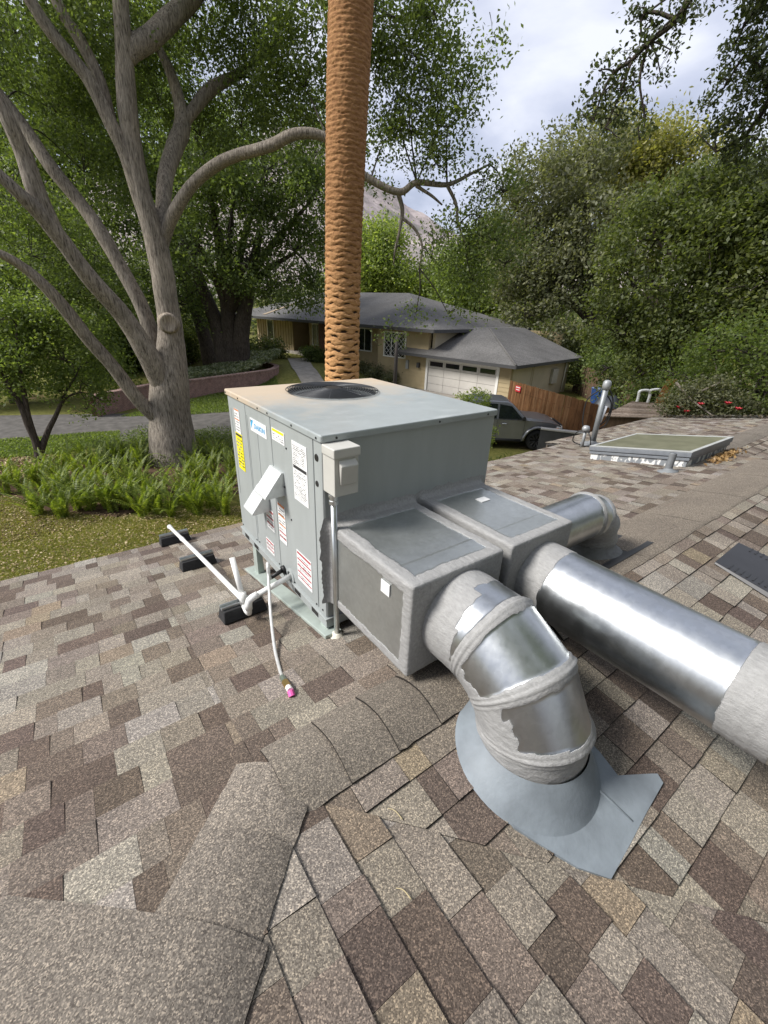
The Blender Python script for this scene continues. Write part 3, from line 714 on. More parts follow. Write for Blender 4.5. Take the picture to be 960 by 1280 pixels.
# ================================================================== ducts
def plenum(name, x0, x1, y0, y1, z0, z1, label, seed, wtop=.06, frontfull=True, step=.0065):
    """rounded sheet-metal box with sealer brushed on its edges; y1 is the side against the cabinet"""
    root = empty(name, ((x0+x1)/2, (y0+y1)/2, z0), label, 'duct box')
    r = .012; lo = np.array([x0, y0, z0]); hi = np.array([x1, y1, z1]); V = []; Q = []; MK = []; nv = 0
    nx, ny, nz = [max(4, int(round(d/step))) for d in (hi-lo)]
    def axis(a, b, n): return np.linspace(a, b, n+1)
    ax = [axis(lo[0], hi[0], nx), axis(lo[1], hi[1], ny), axis(lo[2], hi[2], nz)]
    for d, side in ((2, 1), (2, 0), (0, 0), (0, 1), (1, 0)):
        i, j = [k for k in range(3) if k != d]
        A, B = np.meshgrid(ax[i], ax[j], indexing='ij'); P = np.zeros(A.shape+(3,)); P[..., i] = A; P[..., j] = B; P[..., d] = hi[d] if side else lo[d]
        P = P.reshape(-1, 3)
        di = np.minimum(P[:, i]-lo[i], hi[i]-P[:, i]); dj = np.minimum(P[:, j]-lo[j], hi[j]-P[:, j])
        if i == 1: di = np.minimum(P[:, 1]-lo[1], np.maximum(hi[1]-P[:, 1], 0)*.85)
        if j == 1: dj = np.minimum(P[:, 1]-lo[1], np.maximum(hi[1]-P[:, 1], 0)*.85)
        wob = (fbm(P, 7, seed, 3)-.5)*.024 + (vnoise(P, 70, seed+3)-.5)*.008
        edge = np.minimum(di, dj) - wob
        mk = np.clip((wtop-edge)/.008, 0, 1)
        if d == 1: mk = np.ones(len(P)) if frontfull else np.clip((wtop*1.5-edge)/.01, 0, 1)
        if d == 0 and side == 0:   # the side the camera sees: mastic on top, front and bottom edges only
            e2 = np.minimum(np.minimum(hi[2]-P[:, 2], (P[:, 2]-lo[2])*1.1), (P[:, 1]-lo[1])*1.0)-wob; mk = np.clip((wtop*.95-e2)/.008, 0, 1)
        q = np.clip(P, lo+r, hi-r); q[:, 1] = np.clip(P[:, 1], lo[1]+r, hi[1]); nn = P-q; ln = np.linalg.norm(nn, axis=1)[:, None]; nn = nn/np.maximum(ln, 1e-9)
        th = mk*(.0014+.0034*fbm(P*np.array([1, .30, 1]), 80, seed+5, 3)+.0012*vnoise(P, 15, seed+9))
        if d == 2 and side == 1:
            th = th + .0022*(P[:, 1] < y0+.155)*(mk < .5)                     # lapped sheet near the front
            th = th - .0035*np.clip(np.minimum(di, dj)/.2, 0, 1)*(mk < .5)     # slight oil-canning
        V.append(q+nn*(r+th)[:, None]); MK.append(mk)
        n1, n2 = A.shape; idx = np.arange(n1*n2).reshape(n1, n2)+nv
        F = np.stack([idx[:-1, :-1], idx[1:, :-1], idx[1:, 1:], idx[:-1, 1:]], -1).reshape(-1, 4)
        flip = (side == 1) != (d != 1); Q.append(F[:, ::-1] if flip else F); nv += n1*n2
    link('sheet_metal_box', mesh_np('sheet_metal_box', np.concatenate(V), np.concatenate(Q), M_PLENUM, True, {'mastic': np.concatenate(MK)}), root)
    # sealer fillet where the box meets the cabinet
    prof = 5; S = []
    path = [(x0, z0), (x0, z1), (x1, z1), (x1, z0)]; pts = []
    for (a, b_) in zip(path, path[1:]):
        for t in np.linspace(0, 1, 60, endpoint=False): pts.append((a[0]+(b_[0]-a[0])*t, a[1]+(b_[1]-a[1])*t))
    pts.append(path[-1]); c = np.array([(x0+x1)/2, (z0+z1)/2]); V = []
    for k, p in enumerate(pts):
        p = np.array(p); o = np.array([np.sign(p[0]-c[0])*(abs(abs(p[0]-c[0])-(x1-x0)/2) < .004), (abs(p[1]-z1) < .004)*1.0]); o = o/(np.linalg.norm(o)+1e-9)
        w = .030+.030*vnoise([[p[0], p[1], seed]], 22, seed)[0]+.01*vnoise([[p[0], p[1], seed]], 90, seed)[0]
        for (fo, fy) in ((0.0, -.030), (.006, -.016), (.012, .001), (w*.6, y1+.0085), (w, y1+.0125)):
            V.append((p[0]+o[0]*fo, (y1+fy) if fy < .005 else fy, p[1]+o[1]*fo))
    n = 5; F = [(i*n+j, (i+1)*n+j, (i+1)*n+j+1, i*n+j+1) for i in range(len(pts)-1) for j in range(n-1)]
    V = np.array(V); me = mesh_np('sealer_fillet', V, F, M_PLENUM, True, {'mastic': np.ones(len(V))}); link('sealer_fillet', me, root)
    return root
PZ0, PZ1 = 3.285, 3.750
p1 = plenum('plenum_box', .040, .575, -.635, .0, PZ0, PZ1, 'grey sealed sheet-metal duct box feeding the elbow down to the roof', 1)
p2 = plenum('plenum_box', .632, 1.120, -.640, .0, PZ0+.03, PZ1, 'grey sealed sheet-metal duct box feeding the long straight duct', 2)
b = MB(); b.box(.034, .0385, -.495, -.435, 3.622, 3.682); o = b.build('paper_tag', LW, p1)
b = MB(); b.box(.895, .965, -.215, -.165, PZ1-.003, PZ1+.0012); b.build('paper_tag', LW, p2)

def swept(path, radius, tag_fn, nphi=128, step=.005, bead=.007, ends=(0, 0)):
    """mitred round duct along a polyline; tag_fn(j, s, phi, P) -> mastic 0..1"""
    P = [np.array(p, float) for p in path]; k = len(P); T = [(P[i+1]-P[i])/np.linalg.norm(P[i+1]-P[i]) for i in range(k-1)]
    axk = None
    for i in range(k-2):
        c = np.cross(T[i], T[i+1])
        if np.linalg.norm(c) > 1e-4: axk = c/np.linalg.norm(c); break
    if axk is None:
        a = np.array([0, 0, 1.0]); axk = np.cross(T[0], a); axk /= np.linalg.norm(axk)
    phi = np.linspace(0, 2*math.pi, nphi, endpoint=False); rings = []
    for i in range(k):
        if i == 0: mm = T[0]; sc = 1
        elif i == k-1: mm = T[-1]; sc = 1
        else: mm = T[i-1]+T[i]; mm /= np.linalg.norm(mm); sc = 1/(mm@T[i])
        e1 = axk; e2 = np.cross(mm, axk); e2 /= np.linalg.norm(e2)
        rr = radius[i] if not np.isscalar(radius) else radius
        rings.append(P[i]+rr*(np.cos(phi)[:, None]*e1+np.sin(phi)[:, None]*e2*sc))
    V = []; MK = []; tot = 0
    for i in range(k-1):
        L = np.linalg.norm(P[i+1]-P[i]); n = max(3, int(L/step)); ts = np.linspace(0, 1, n+1)
        if i > 0: ts = ts[1:]
        for t in ts:
            R = rings[i]*(1-t)+rings[i+1]*t; c = P[i]*(1-t)+P[i+1]*t; ln = np.linalg.norm(rings[i+1]-rings[i], axis=1)
            d0 = t*ln if i > 0 else np.full(nphi, 9.0); d1 = (1-t)*ln if i < k-2 else np.full(nphi, 9.0)
            dj = np.minimum(d0, d1); nr = R-c; nr -= (nr@T[i])[:, None]*T[i]; nr /= np.linalg.norm(nr, axis=1)[:, None]
            mk = np.clip(tag_fn(i, t, phi, R, dj, ln), 0, 1)
            off = bead*np.exp(-(dj/.006)**2)+ .0035*np.exp(-((dj-.020)/.004)**2) + mk*(.0010+.0034*fbm(R*np.array([.5, 1, 1]), 70, 3, 3)+.001*vnoise(R*np.array([1, 1, 3]), 30, 8))
            V.append(R+nr*off[:, None]); MK.append(mk)
    n = len(V); V = np.concatenate(V); MK = np.concatenate(MK); idx = np.arange(n*nphi).reshape(n, nphi); nx = np.roll(idx, -1, axis=1)
    Q = np.stack([idx[:-1], nx[:-1], nx[1:], idx[1:]], -1).reshape(-1, 4)
    return V, Q, MK
def band_mask(w, amp=.02, fr=9, seed=0):
    return lambda i, t, phi, R, dj, ln: (w+(fbm(R, fr, seed, 3)-.5)*2*amp-dj)/.008
# elbow from the first plenum down to the roof
ERX, ERZ, ER = .315, 3.515, .208
el = empty('elbow_duct', (.315, -1.08, 2.98), 'segmented galvanised elbow duct bending down from the box into the roof flashing', 'duct')
EP = [(ERX, -.625, ERZ), (ERX, -.845, ERZ), (ERX, -1.000, ERZ-.085), (ERX, -1.085, ERZ-.235), (ERX, -1.085, zRp(0, -1.085)+.02)]
def el_tag(i, t, phi, R, dj, ln):
    nz = (fbm(R, 8, 21, 3)-.5)*.05+(vnoise(R, 45, 5)-.5)*.012
    m_ = (.034+nz*.55-dj)/.006
    s = t*ln
    if i == 0: m_ = np.maximum(m_, (.135+nz*1.0-s+.05*(R[:, 0] < ERX-.05)-.02*(R[:, 2] > ERZ+.1))/.008)
    if i == 3: m_ = np.maximum(m_, np.ones(len(phi))*1.0)
    sr = (R[:, 0]-ERX)*.796-(R[:, 1]-R[:, 1].mean())*.605
    if i == 2: m_ = np.maximum(m_, (-.105+nz*1.5-sr)/.008)
    if i == 1: m_ = np.maximum(m_, (-.150+nz*1.5-sr)/.008)
    return m_
V, Q, MK = swept(EP, ER, el_tag); link('elbow', mesh_np('elbow', V, Q, M_DUCT, True, {'mastic': MK}), el)
fl = empty('roof_flashing', (.315, -1.085, 2.99), 'blue-grey painted cone flashing with a bent plate under the elbow duct', 'flashing')
def build_flash():
    M = simple('blue_grey_paint', (.185, .212, .235), .6, 0, .22, 7, .3, 60); c = (ERX, -1.09); V = []; n = 56; rows = 7
    for i in range(rows):
        f = i/(rows-1)
        for j in range(n):
            a = 2*math.pi*j/n; rb = .285+.02*math.cos(a+2.2); r = rb+(ER+.006-rb)*f**.8; x = c[0]+r*math.cos(a)-.02*(1-f); y = c[1]+r*math.sin(a)+.0*(1-f)
            V.append((x, y, (zRp(x, y)+.012)*(1-f)+(zRp(*c)+.092)*f))
    b = MB(); b.add(V, [(i*n+j, i*n+(j+1) % n, (i+1)*n+(j+1) % n, (i+1)*n+j) for i in range(rows-1) for j in range(n)]); b.build('cone', M, fl, smooth=True)
    poly = [(.03, -1.02), (.035, -1.25), (.075, -1.335), (.13, -1.44), (.20, -1.52), (.36, -1.505), (.50, -1.49), (.675, -1.475), (.690, -1.445), (.665, -1.43), (.545, -1.443), (.535, -1.36), (.555, -1.27), (.56, -1.10)]
    # plate as a fan with a soft crease
    b = MB(); P = [(x, y, zRp(x, y)+.015+.012*math.exp(-(((x-.36)+(y+1.3)*.35)/.02)**2)*0) for x, y in poly]
    ctr = (.33, -1.25, zRp(.33, -1.25)+.018); n = len(P)
    b.add(P+[ctr]+[(x, y, z-.012) for x, y, z in P], [(i, (i+1) % n, n) for i in range(n)]+[(i, n+1+i, n+1+(i+1) % n, (i+1) % n) for i in range(n)]); b.build('plate', M, fl, recalc=True)
    b = MB(); b.tube([(.40, -1.26, zRp(0, -1.26)+.016), (.415, -1.36, zRp(0, -1.36)+.0165), (.43, -1.475, zRp(0, -1.475)+.014)], [.006, .007, .004], 6); b.build('crease', M, fl, smooth=True)
build_flash()
# long straight duct from the second plenum, out of the picture, with an elbow at its far end
DX, DZ, DR = .885, 3.508, .184
sdct = empty('straight_duct', (DX, -1.9, DZ-DR), 'long bright galvanised round duct running from the second box across the roof', 'duct')
YB = onz(930, 826, DZ+DR)[1]
def st_tag(i, t, phi, R, dj, ln):
    nz = (fbm(R, 9, 31, 3)-.5)*.05+(vnoise(R, 50, 5)-.5)*.010; y = R[:, 1]
    m_ = (y+.775-nz*.8)/.008
    m_ = np.maximum(m_, (.085+nz*.4-np.abs(y-YB+.085))/.008)
    if i > 0 or True: m_ = np.maximum(m_, (.05+nz-dj)/.008)
    return m_
V, Q, MK = swept([(DX, -.63, DZ), (DX, YB-.085, DZ-.004), (DX, -3.15, DZ-.02), (DX, -3.32, DZ-.09), (DX, -3.40, DZ-.25), (DX, -3.40, zRp(0, -3.4)+.01)], DR, st_tag, step=.010, bead=.003)
link('round_duct', mesh_np('round_duct', V, Q, M_DUCT, True, {'mastic': MK}), sdct)
# short duct from the far side of the second plenum with an elbow into the roof
sid = empty('side_duct', (2.05, -.33, 3.15), 'short galvanised duct with ribbed elbow entering the roof beyond the second box', 'duct')
def sd_tag(i, t, phi, R, dj, ln):
    nz = (fbm(R, 9, 41, 3)-.5)*.04; x = R[:, 0]
    m_ = (1.20-x+nz)/.008; m_ = np.maximum(m_, (.034+nz-dj)/.008)
    if i >= 2: m_ = np.maximum(m_, .75+nz*8)
    return m_
SX, SY, SZ, SR = 1.12, -.36, 3.49, .150
V, Q, MK = swept([(SX-.01, SY, SZ), (1.80, SY, SZ), (1.905, SY, SZ-.035), (1.98, SY, SZ-.11), (2.01, SY, SZ-.21), (2.01, SY, zL(0, SY)+.0)], SR, sd_tag, nphi=48, step=.012, bead=.009)
link('round_duct', mesh_np('round_duct', V, Q, M_DUCT, True, {'mastic': MK}), sid)
b = MB(); b.lathe([(SR+.085, -.012), (SR+.08, .004), (SR+.03, .03), (SR+.006, .09), (SR, .10)], (2.01, SY, zL(0, SY)+.004), n=32); o = b.build('boot', simple('grey_boot', (.20, .20, .195), .8, 0, .2, 20, .5, 60), sid, smooth=True)
for v in o.data.vertices: v.co.z += -SL*(v.co.y-SY)*(1 if v.co.z < zL(0, SY)+.05 else .3)
b = MB(); P = [(x, y, zL(x, y)+.0145) for x, y in ((1.72, -.62), (2.42, -.62), (2.42, -.08), (1.72, -.08))]; b.prism(P, (0, 0, .003)); b.build('base_plate', simple('dark_flashing', (.045, .045, .047), .5, .2), sid)
# ================================================================== things on our roof
def roofL(u, v, h=0): return onp(u, v, (0, SL, 1), 3.075+h)
def roofR(u, v, h=0): return onp(u, v, (0, -SL, 1), ZR-SL*YR+h)
# rubber pipe supports
M_RUB = simple('recycled_rubber', (.020, .020, .021), .85, 0, .3, 60, .6, 120)
for i, (x, y, lab) in enumerate(((-.275, .56, 'black rubber pipe support block under the white trap near the unit'), (-.285, 1.62, 'middle black rubber block carrying the white drain pipe'), (-.30, 2.44, 'black rubber block at the roof edge under the open pipe end'))):
    blk = empty('pipe_support', (x, y, zL(x, y)), lab, 'pipe support', 'rubber pipe supports', rz=0)
    z = zL(x, y)+.012; b = MB(); hx, hy = .135, .068; P = []
    b.hexa([(x-hx, y-hy, zL(0, y-hy)+.012), (x+hx, y-hy, zL(0, y-hy)+.012), (x+hx, y+hy, zL(0, y+hy)+.012), (x-hx, y+hy, zL(0, y+hy)+.012), (x-hx+.012, y-.042, z+.085), (x+hx-.012, y-.042, z+.085), (x+hx-.012, y+.042, z+.085), (x-hx+.012, y+.042, z+.085)])
    b.build('base', M_RUB, blk, bevel=.006)
    b = MB(); b.box(x-hx+.008, x+hx-.008, y-.021, y-.017, z+.083, z+.104); b.box(x-hx+.008, x+hx-.008, y+.017, y+.021, z+.083, z+.104); b.box(x-hx+.008, x+hx-.008, y-.0169, y+.0169, z+.083, z+.087); b.build('strut_channel', M_GALV, blk)
# condensate drain
dr = empty('drain_pipe', (-.28, .5, 3.0), 'white plastic condensate drain pipe with trap running to the roof edge', 'pipe')
def zpipe(y): return zL(0, y)+.012+.104+.017
r = .0165
E1 = np.array([0.0, .455, 3.205]); T1 = np.array([-.245, .43, 3.165])
b = MB(); b.tube([E1+[.02, 0, .003], T1], r, 14); b.build('pipe', M_WHITE, dr, smooth=True)
b = MB(); b.tube([T1+[.03, .003, .006], T1, T1+[-.022, .0, -.012], T1+[-.03, .002, -.04], T1+[-.03, .004, -.075]], r*1.3, 14); b.build('elbow', M_WHITE, dr, smooth=True)
tb = np.array([-.275, .455, 3.075]); 
b = MB(); b.tube([T1+[-.03, .004, -.05], tb+[0, -.02, .015], tb+[0, -.012, -.018], tb+[0, .02, -.026], tb+[0, .055, -.014], tb+[0, .066, .02], tb+[0, .068, .05]], r*1.12, 14); b.build('trap', M_WHITE, dr, smooth=True)
b = MB(); b.tube([tb+[0, .066, .0], tb+[.0, .070, .075]], r*1.34, 14); b.build('tee', M_WHITE, dr, smooth=True)
tv = onx(290, 697, -.275); b = MB(); b.tube([tb+[0, .068, .03], tv], r, 14); b.build('vent_stub', M_WHITE, dr, smooth=True)
b = MB(); b.tube([tb+[0, .05, .028], (-.278, .60, zpipe(.60)), (-.285, 1.62, zpipe(1.62)), (-.30, 2.60, zpipe(2.60))], r, 14); b.build('pipe', M_WHITE, dr, smooth=True)
b = MB(); b.tube([(-.292, 2.05, zpipe(2.05)), (-.293, 2.12, zpipe(2.12))], r*1.2, 14); b.tube([(-.300, 2.57, zpipe(2.57)), (-.3, 2.625, zpipe(2.625))], r*1.35, 14); b.build('coupling', M_WHITE, dr, smooth=True)
# gas line
gs = empty('gas_line', (-.36, -.33, 3.14), 'flexible coated steel gas connector looping from the unit to a brass valve', 'gas pipe')
g0 = np.array([OV, .548, 3.205]); g1 = np.array([-.085, .535, 3.185]); ge = np.array([-.362, -.338, zL(0, -.338)+.03])
b = MB(); b.tube([g0, g1], .0135, 12); b.tube([g0+[.004, 0, 0], g0+[-.018, 0, -.003]], .027, 12); b.build('nipple', simple('black_iron', (.025, .025, .026), .5, .5), gs, smooth=True)
def zat(x, y, v):
    lo, hi = 2.5, 4.5
    for _ in range(40):
        m_ = (lo+hi)/2
        if project([[x, y, m_]])[0][0, 1] > v: lo = m_
        else: hi = m_
    return (lo+hi)/2
gp = [g1+[.01, 0, 0], g1+[-.012, -.005, .004]]
for f, v in ((.02, 704), (.05, 707), (.10, 722), (.30, 765), (.55, 805), (.74, 832), (.84, 845)):
    q = g1+(ge-g1)*f; gp.append(np.array([q[0]-.012-.03*math.sin(math.pi*f), q[1], zat(q[0], q[1], v)]))
def spline(P, n=6):
    P = np.array(P); Q = np.vstack([2*P[0]-P[1], P, 2*P[-1]-P[-2]]); out = []
    for i in range(1, len(Q)-2):
        for t in np.linspace(0, 1, n, endpoint=False):
            a, b_, c, d = Q[i-1], Q[i], Q[i+1], Q[i+2]; out.append(.5*((2*b_)+(c-a)*t+(2*a-5*b_+4*c-d)*t*t+(3*b_-a-3*c+d)*t**3))
    out.append(P[-1]); return np.array(out)
sp = spline(gp, 10); b = MB(); b.tube(sp, [.0115 if len(sp)*.3 < k < len(sp)*.45 else (.0085+.0009*(k % 2)) for k in range(len(sp))], 10); b.build('flex_hose', simple('coated_flex', (.60, .60, .58), .38, .4, .08, 40), gs, smooth=True)
d_ = (ge-sp[-1]); 
b = MB(); b.tube([sp[-1]-d_*.1, sp[-1]+d_*.25], .014, 8); b.build('flare_nut', simple('green_brass', (.28, .33, .27), .4, .8), gs)
b = MB(); b.tube([sp[-1]+d_*.25, sp[-1]+d_*.62], .0165, 8); b.build('valve', simple('brass', (.55, .38, .14), .35, 1), gs)
b = MB(); b.tube([sp[-1]+d_*.62, sp[-1]+d_*.85], .0145, 10); b.build('thread_tape', simple('white_tape', (.75, .72, .70), .6), gs)
b = MB(); b.tube([sp[-1]+d_*.85, ge-[0, 0, .02]], .0150, 10); b.build('pipe_stub', simple('pink_marking', (.75, .12, .40), .5), gs)
# skylight
sk = empty('skylight', (5.9, .8, 2.95), 'low curb-mounted skylight with grey frame and frosted pane', 'skylight')
def build_sky():
    xa, xb, ya, yb = 5.22, 6.55, .20, 1.42
    zt = lambda y: zL(0, y)
    def rim(o, z0, z1, mat, nm, bev=.006, mi=0):
        b = MB(); A = [(xa-o, ya-o), (xb+o, ya-o), (xb+o, yb+o), (xa-o, yb+o)]
        b.hexa([(x, y, zt(y)+z0) for x, y in A]+[(x, y, zt(y)+z1) for x, y in A]); return b.build(nm, mat, sk, bevel=bev)
    t = NT('flaking_curb_paint'); p = t.pos(); n = t.noise(t.scale(p, (1, 1, .5)), 11, 4, .6); t.set(t.ramp(n, [(.48, (.22, .235, .25)), (.53, (.72, .72, .70))]), .6)
    rim(0, -.02, .10, t.m, 'curb'); G = simple('grey_frame', (.17, .185, .205), .5, 0, .12, 15); rim(.018, .092, .135, G, 'lower_frame'); rim(.03, .139, .205, G, 'upper_frame', .008)
    b = MB(); w = .05; o = .031
    for (x0_, x1_, y0_, y1_) in ((xa-o, xb+o, ya-o, ya-o+w), (xa-o, xb+o, yb+o-w, yb+o), (xa-o, xa-o+w, ya-o+w, yb+o-w), (xb+o-w, xb+o, ya-o+w, yb+o-w)):
        A = [(x0_, y0_), (x1_, y0_), (x1_, y1_), (x0_, y1_)]; b.hexa([(x, y, zt(y)+.2055) for x, y in A]+[(x, y, zt(y)+.214) for x, y in A])
    b.build('glazing_bead', simple('pale_bead', (.42, .43, .42), .45), sk)
    t = NT('algae_frosted_pane'); p = t.pos(); n = t.noise(p, 5, 5, .6); t.set(t.ramp(n, [(.3, (.125, .125, .080)), (.7, (.21, .205, .14))]), .35, 0, .5)
    b = MB(); A = [(xa+.02, ya+.02), (xb-.02, ya+.02), (xb-.02, yb-.02), (xa+.02, yb-.02)]; b.hexa([(x, y, zt(y)+.206) for x, y in A]+[(x, y, zt(y)+.210) for x, y in A]); b.build('pane', t.m, sk)
build_sky()
# plumbing vent
M_PG = simple('painted_vent_grey', (.18, .19, .20), .6, 0, .12, 20)
vp = empty('vent_pipe', (4.9, .26, zL(0, .26)), 'short grey plumbing vent pipe in front of the skylight', 'vent pipe')
x, y = 4.90, .27; z = zL(x, y)
b = MB(); b.tube([(x, y, z-.02), (x, y, z+.235)], .040, 16, cap=False); b.tube([(x, y, z+.235), (x, y, z+.10)], .034, 16, cap=True); b.build('pipe', M_PG, vp, smooth=True)
b = MB(); b.lathe([(.11, -.004), (.11, .012), (.065, .022), (.046, .045), (.042, .05)], (x, y, z), n=20); o = b.build('collar', M_PG, vp, smooth=True)
for v in o.data.vertices: v.co.z += -SL*(v.co.y-y)
# service mast with weatherhead and the small entry beside it
mb_ = roofL(740, 556); mx, my = mb_[0], mb_[1]
mast = empty('service_mast', (mx, my, mb_[2]), 'tall grey electrical service mast with rounded weatherhead and hanging wires', 'mast')
mt = mb_[2]+1.02
b = MB(); b.tube([(mx, my, mb_[2]-.05), (mx, my, mt)], .045, 14); b.build('pipe', simple('galv_grey_mast', (.25, .265, .275), .5, .4, .1, 10), mast, smooth=True)
b = MB(); b.lathe([(.046, -.09), (.060, -.085), (.068, -.03), (.062, .03), (.04, .055), (0, .062)], (mx, my, mt+.02), n=16); b.build('weatherhead', simple('weatherhead_grey', (.30, .31, .32), .5, .3), mast, smooth=True)
b = MB(); b.lathe([(.20, .0), (.19, .016), (.07, .05), (.05, .08)], (mx, my, mb_[2]), n=18); b.build('boot', M_PG, mast, smooth=True)
for k, (o1, o2, sag) in enumerate((((.07, -.05), (.16, -.12), .62), ((.06, .05), (.14, -.10), .55), ((-.05, .09), (-.10, .26), .70))):
    pts = [(mx, my, mt-.02), (mx+o1[0], my+o1[1], mt-.10), (mx+o2[0]*.9, my+o2[1]*.9, mt-.3), (mx+o2[0]*.8, my+o2[1]*.8, mt-sag), (mx+o2[0]*.3, my+o2[1]*.3, mt-sag-.12)]
    b = MB(); b.tube(spline(pts, 6), .011, 6); b.build('wire', M_DARK, mast, smooth=True)
b = MB(); b.tube([(mx+.05, my-.05, mt-.34), (mx+.03, my-.03, mt-.62)], [.03, .02], 8); b.build('insulator', simple('pale_insulator', (.6, .62, .66), .4), mast, smooth=True)
cb = roofL(727, 559); en = empty('cable_entry', (cb[0], cb[1], cb[2]), 'small grey hooded cable entry pipe beside the service mast', 'cable entry')
b = MB(); b.tube([(cb[0], cb[1], cb[2]-.03), (cb[0], cb[1], cb[2]+.30)], .026, 10); b.build('pipe', simple('weatherhead_grey', (.42, .43, .44)), en, smooth=True)
b = MB(); b.lathe([(.03, -.05), (.06, -.045), (.065, .0), (.045, .04), (0, .05)], (cb[0], cb[1], cb[2]+.33), n=12); b.build('hood', simple('weatherhead_grey', (.42, .43, .44)), en, smooth=True)
for s in (1, -1):
    b = MB(); b.tube(spline([(cb[0], cb[1], cb[2]+.30), (cb[0]-.05, cb[1]+.12*s, cb[2]+.24), (cb[0]-.04, cb[1]+.16*s, cb[2]+.08), (cb[0], cb[1]+.03*s, cb[2]+.03)], 6), .010, 6); b.build('wire', M_DARK, en, smooth=True)
# low-profile attic vent
av = empty('attic_vent', (2.9, -1.25, zRp(0, -1.2)), 'flat black slotted attic vent set into the shingles', 'roof vent')
def build_vent():
    M = simple('black_vent_metal', (.030, .030, .032), .42, .3, .15, 8)
    A = [(2.56, -.975), (3.09, -.965), (3.10, -1.50), (2.50, -1.50)]
    b = MB(); b.hexa([(x, y, zRp(x, y)+.012) for x, y in A]+[(x+(.02 if x < 2.8 else -.02), y+(.0 if y > -1.2 else .02), zRp(x, y)+(.020 if y > -1.2 else .055)) for x, y in A]); b.build('hood', M, av, bevel=.004)
    for side in (2.585, 3.0):
        for k in range(11):
            y = -1.06-.036*k; z = zRp(0, y)+.020+.035*min(1, max(0, (-.97-y)/.53)); b = MB(); b.box(side, side+.075, y-.006, y+.006, z-.006, z+.0022); b.build('louver_slot', M_DARK, av)
build_vent()
# leaf debris and dry grass against the skylight
def litter(name, label, c, n, r, mat, size, parent=None):
    P = c+RNG.normal(0, 1, (n, 3))*np.array([r, r, 0]); P[:, 2] = zL(P[:, 0], P[:, 1])+.02+RNG.random(n)*.025
    V, Q = leaf_quads(P, size, .5); return tag(link(name, mesh_np(name, V, Q, mat)), label, 'debris', kind='stuff')

# ================================================================== leaves
def leaf_quads(P, size, up=.6, droop=0.0, aspect=.55):
    n = len(P); N_ = RNG.normal(0, 1, (n, 3)); N_[:, 2] += up*1.6; N_ /= np.linalg.norm(N_, axis=1)[:, None]
    T = RNG.normal(0, 1, (n, 3)); T[:, 2] -= droop; T -= N_*(T*N_).sum(1)[:, None]; T /= np.linalg.norm(T, axis=1)[:, None]+1e-9; B = np.cross(N_, T)
    L = size*RNG.uniform(.65, 1.3, n)[:, None]; W = L*aspect
    V = np.stack([P-T*L*.5, P+B*W*.5+N_*W*.10, P+T*L*.5, P-B*W*.5+N_*W*.10], 1).reshape(-1, 3)
    return V, np.arange(n*4).reshape(n, 4)
BARK_OAK = m_bark('pale_oak_bark', (.225, .195, .162), (.42, .375, .32), 5, 1.0)
BARK_DARK = m_bark('dark_bark', (.060, .048, .040), (.13, .108, .09), 6)
BARK_TWIG = simple('twig_bark', (.045, .036, .030), .9, 0, .25, 4)
LF_OAK = m_leaf('oak_leaves', (0.112, 0.150, 0.051), (0.225, 0.270, 0.087), .50)
LF_MID = m_leaf('mid_green_leaves', (0.135, 0.183, 0.051), (0.270, 0.318, 0.093), .50)
LF_DARK = m_leaf('dark_leaves', (.095, .118, .042), (.19, .21, .065), .48)
LF_SHADED = m_leaf('shaded_oak_leaves', (.055, .072, .034), (.11, .13, .05), .40)  # oak leaf green darkened: shade of the hanging branches put into the colour
LF_LIGHT = m_leaf('light_green_leaves', (0.196, 0.252, 0.070), (0.392, 0.420, 0.140), .55)
LF_YEL = m_leaf('yellow_green_leaves', (0.210, 0.210, 0.073), (0.392, 0.350, 0.133), .5)
LF_OLIVE = m_leaf('olive_grey_leaves', (0.143, 0.153, 0.087), (0.262, 0.258, 0.150), .42)
LF_FERN = m_leaf('fern_green', (.145, .195, .032), (.34, .38, .065), .42)
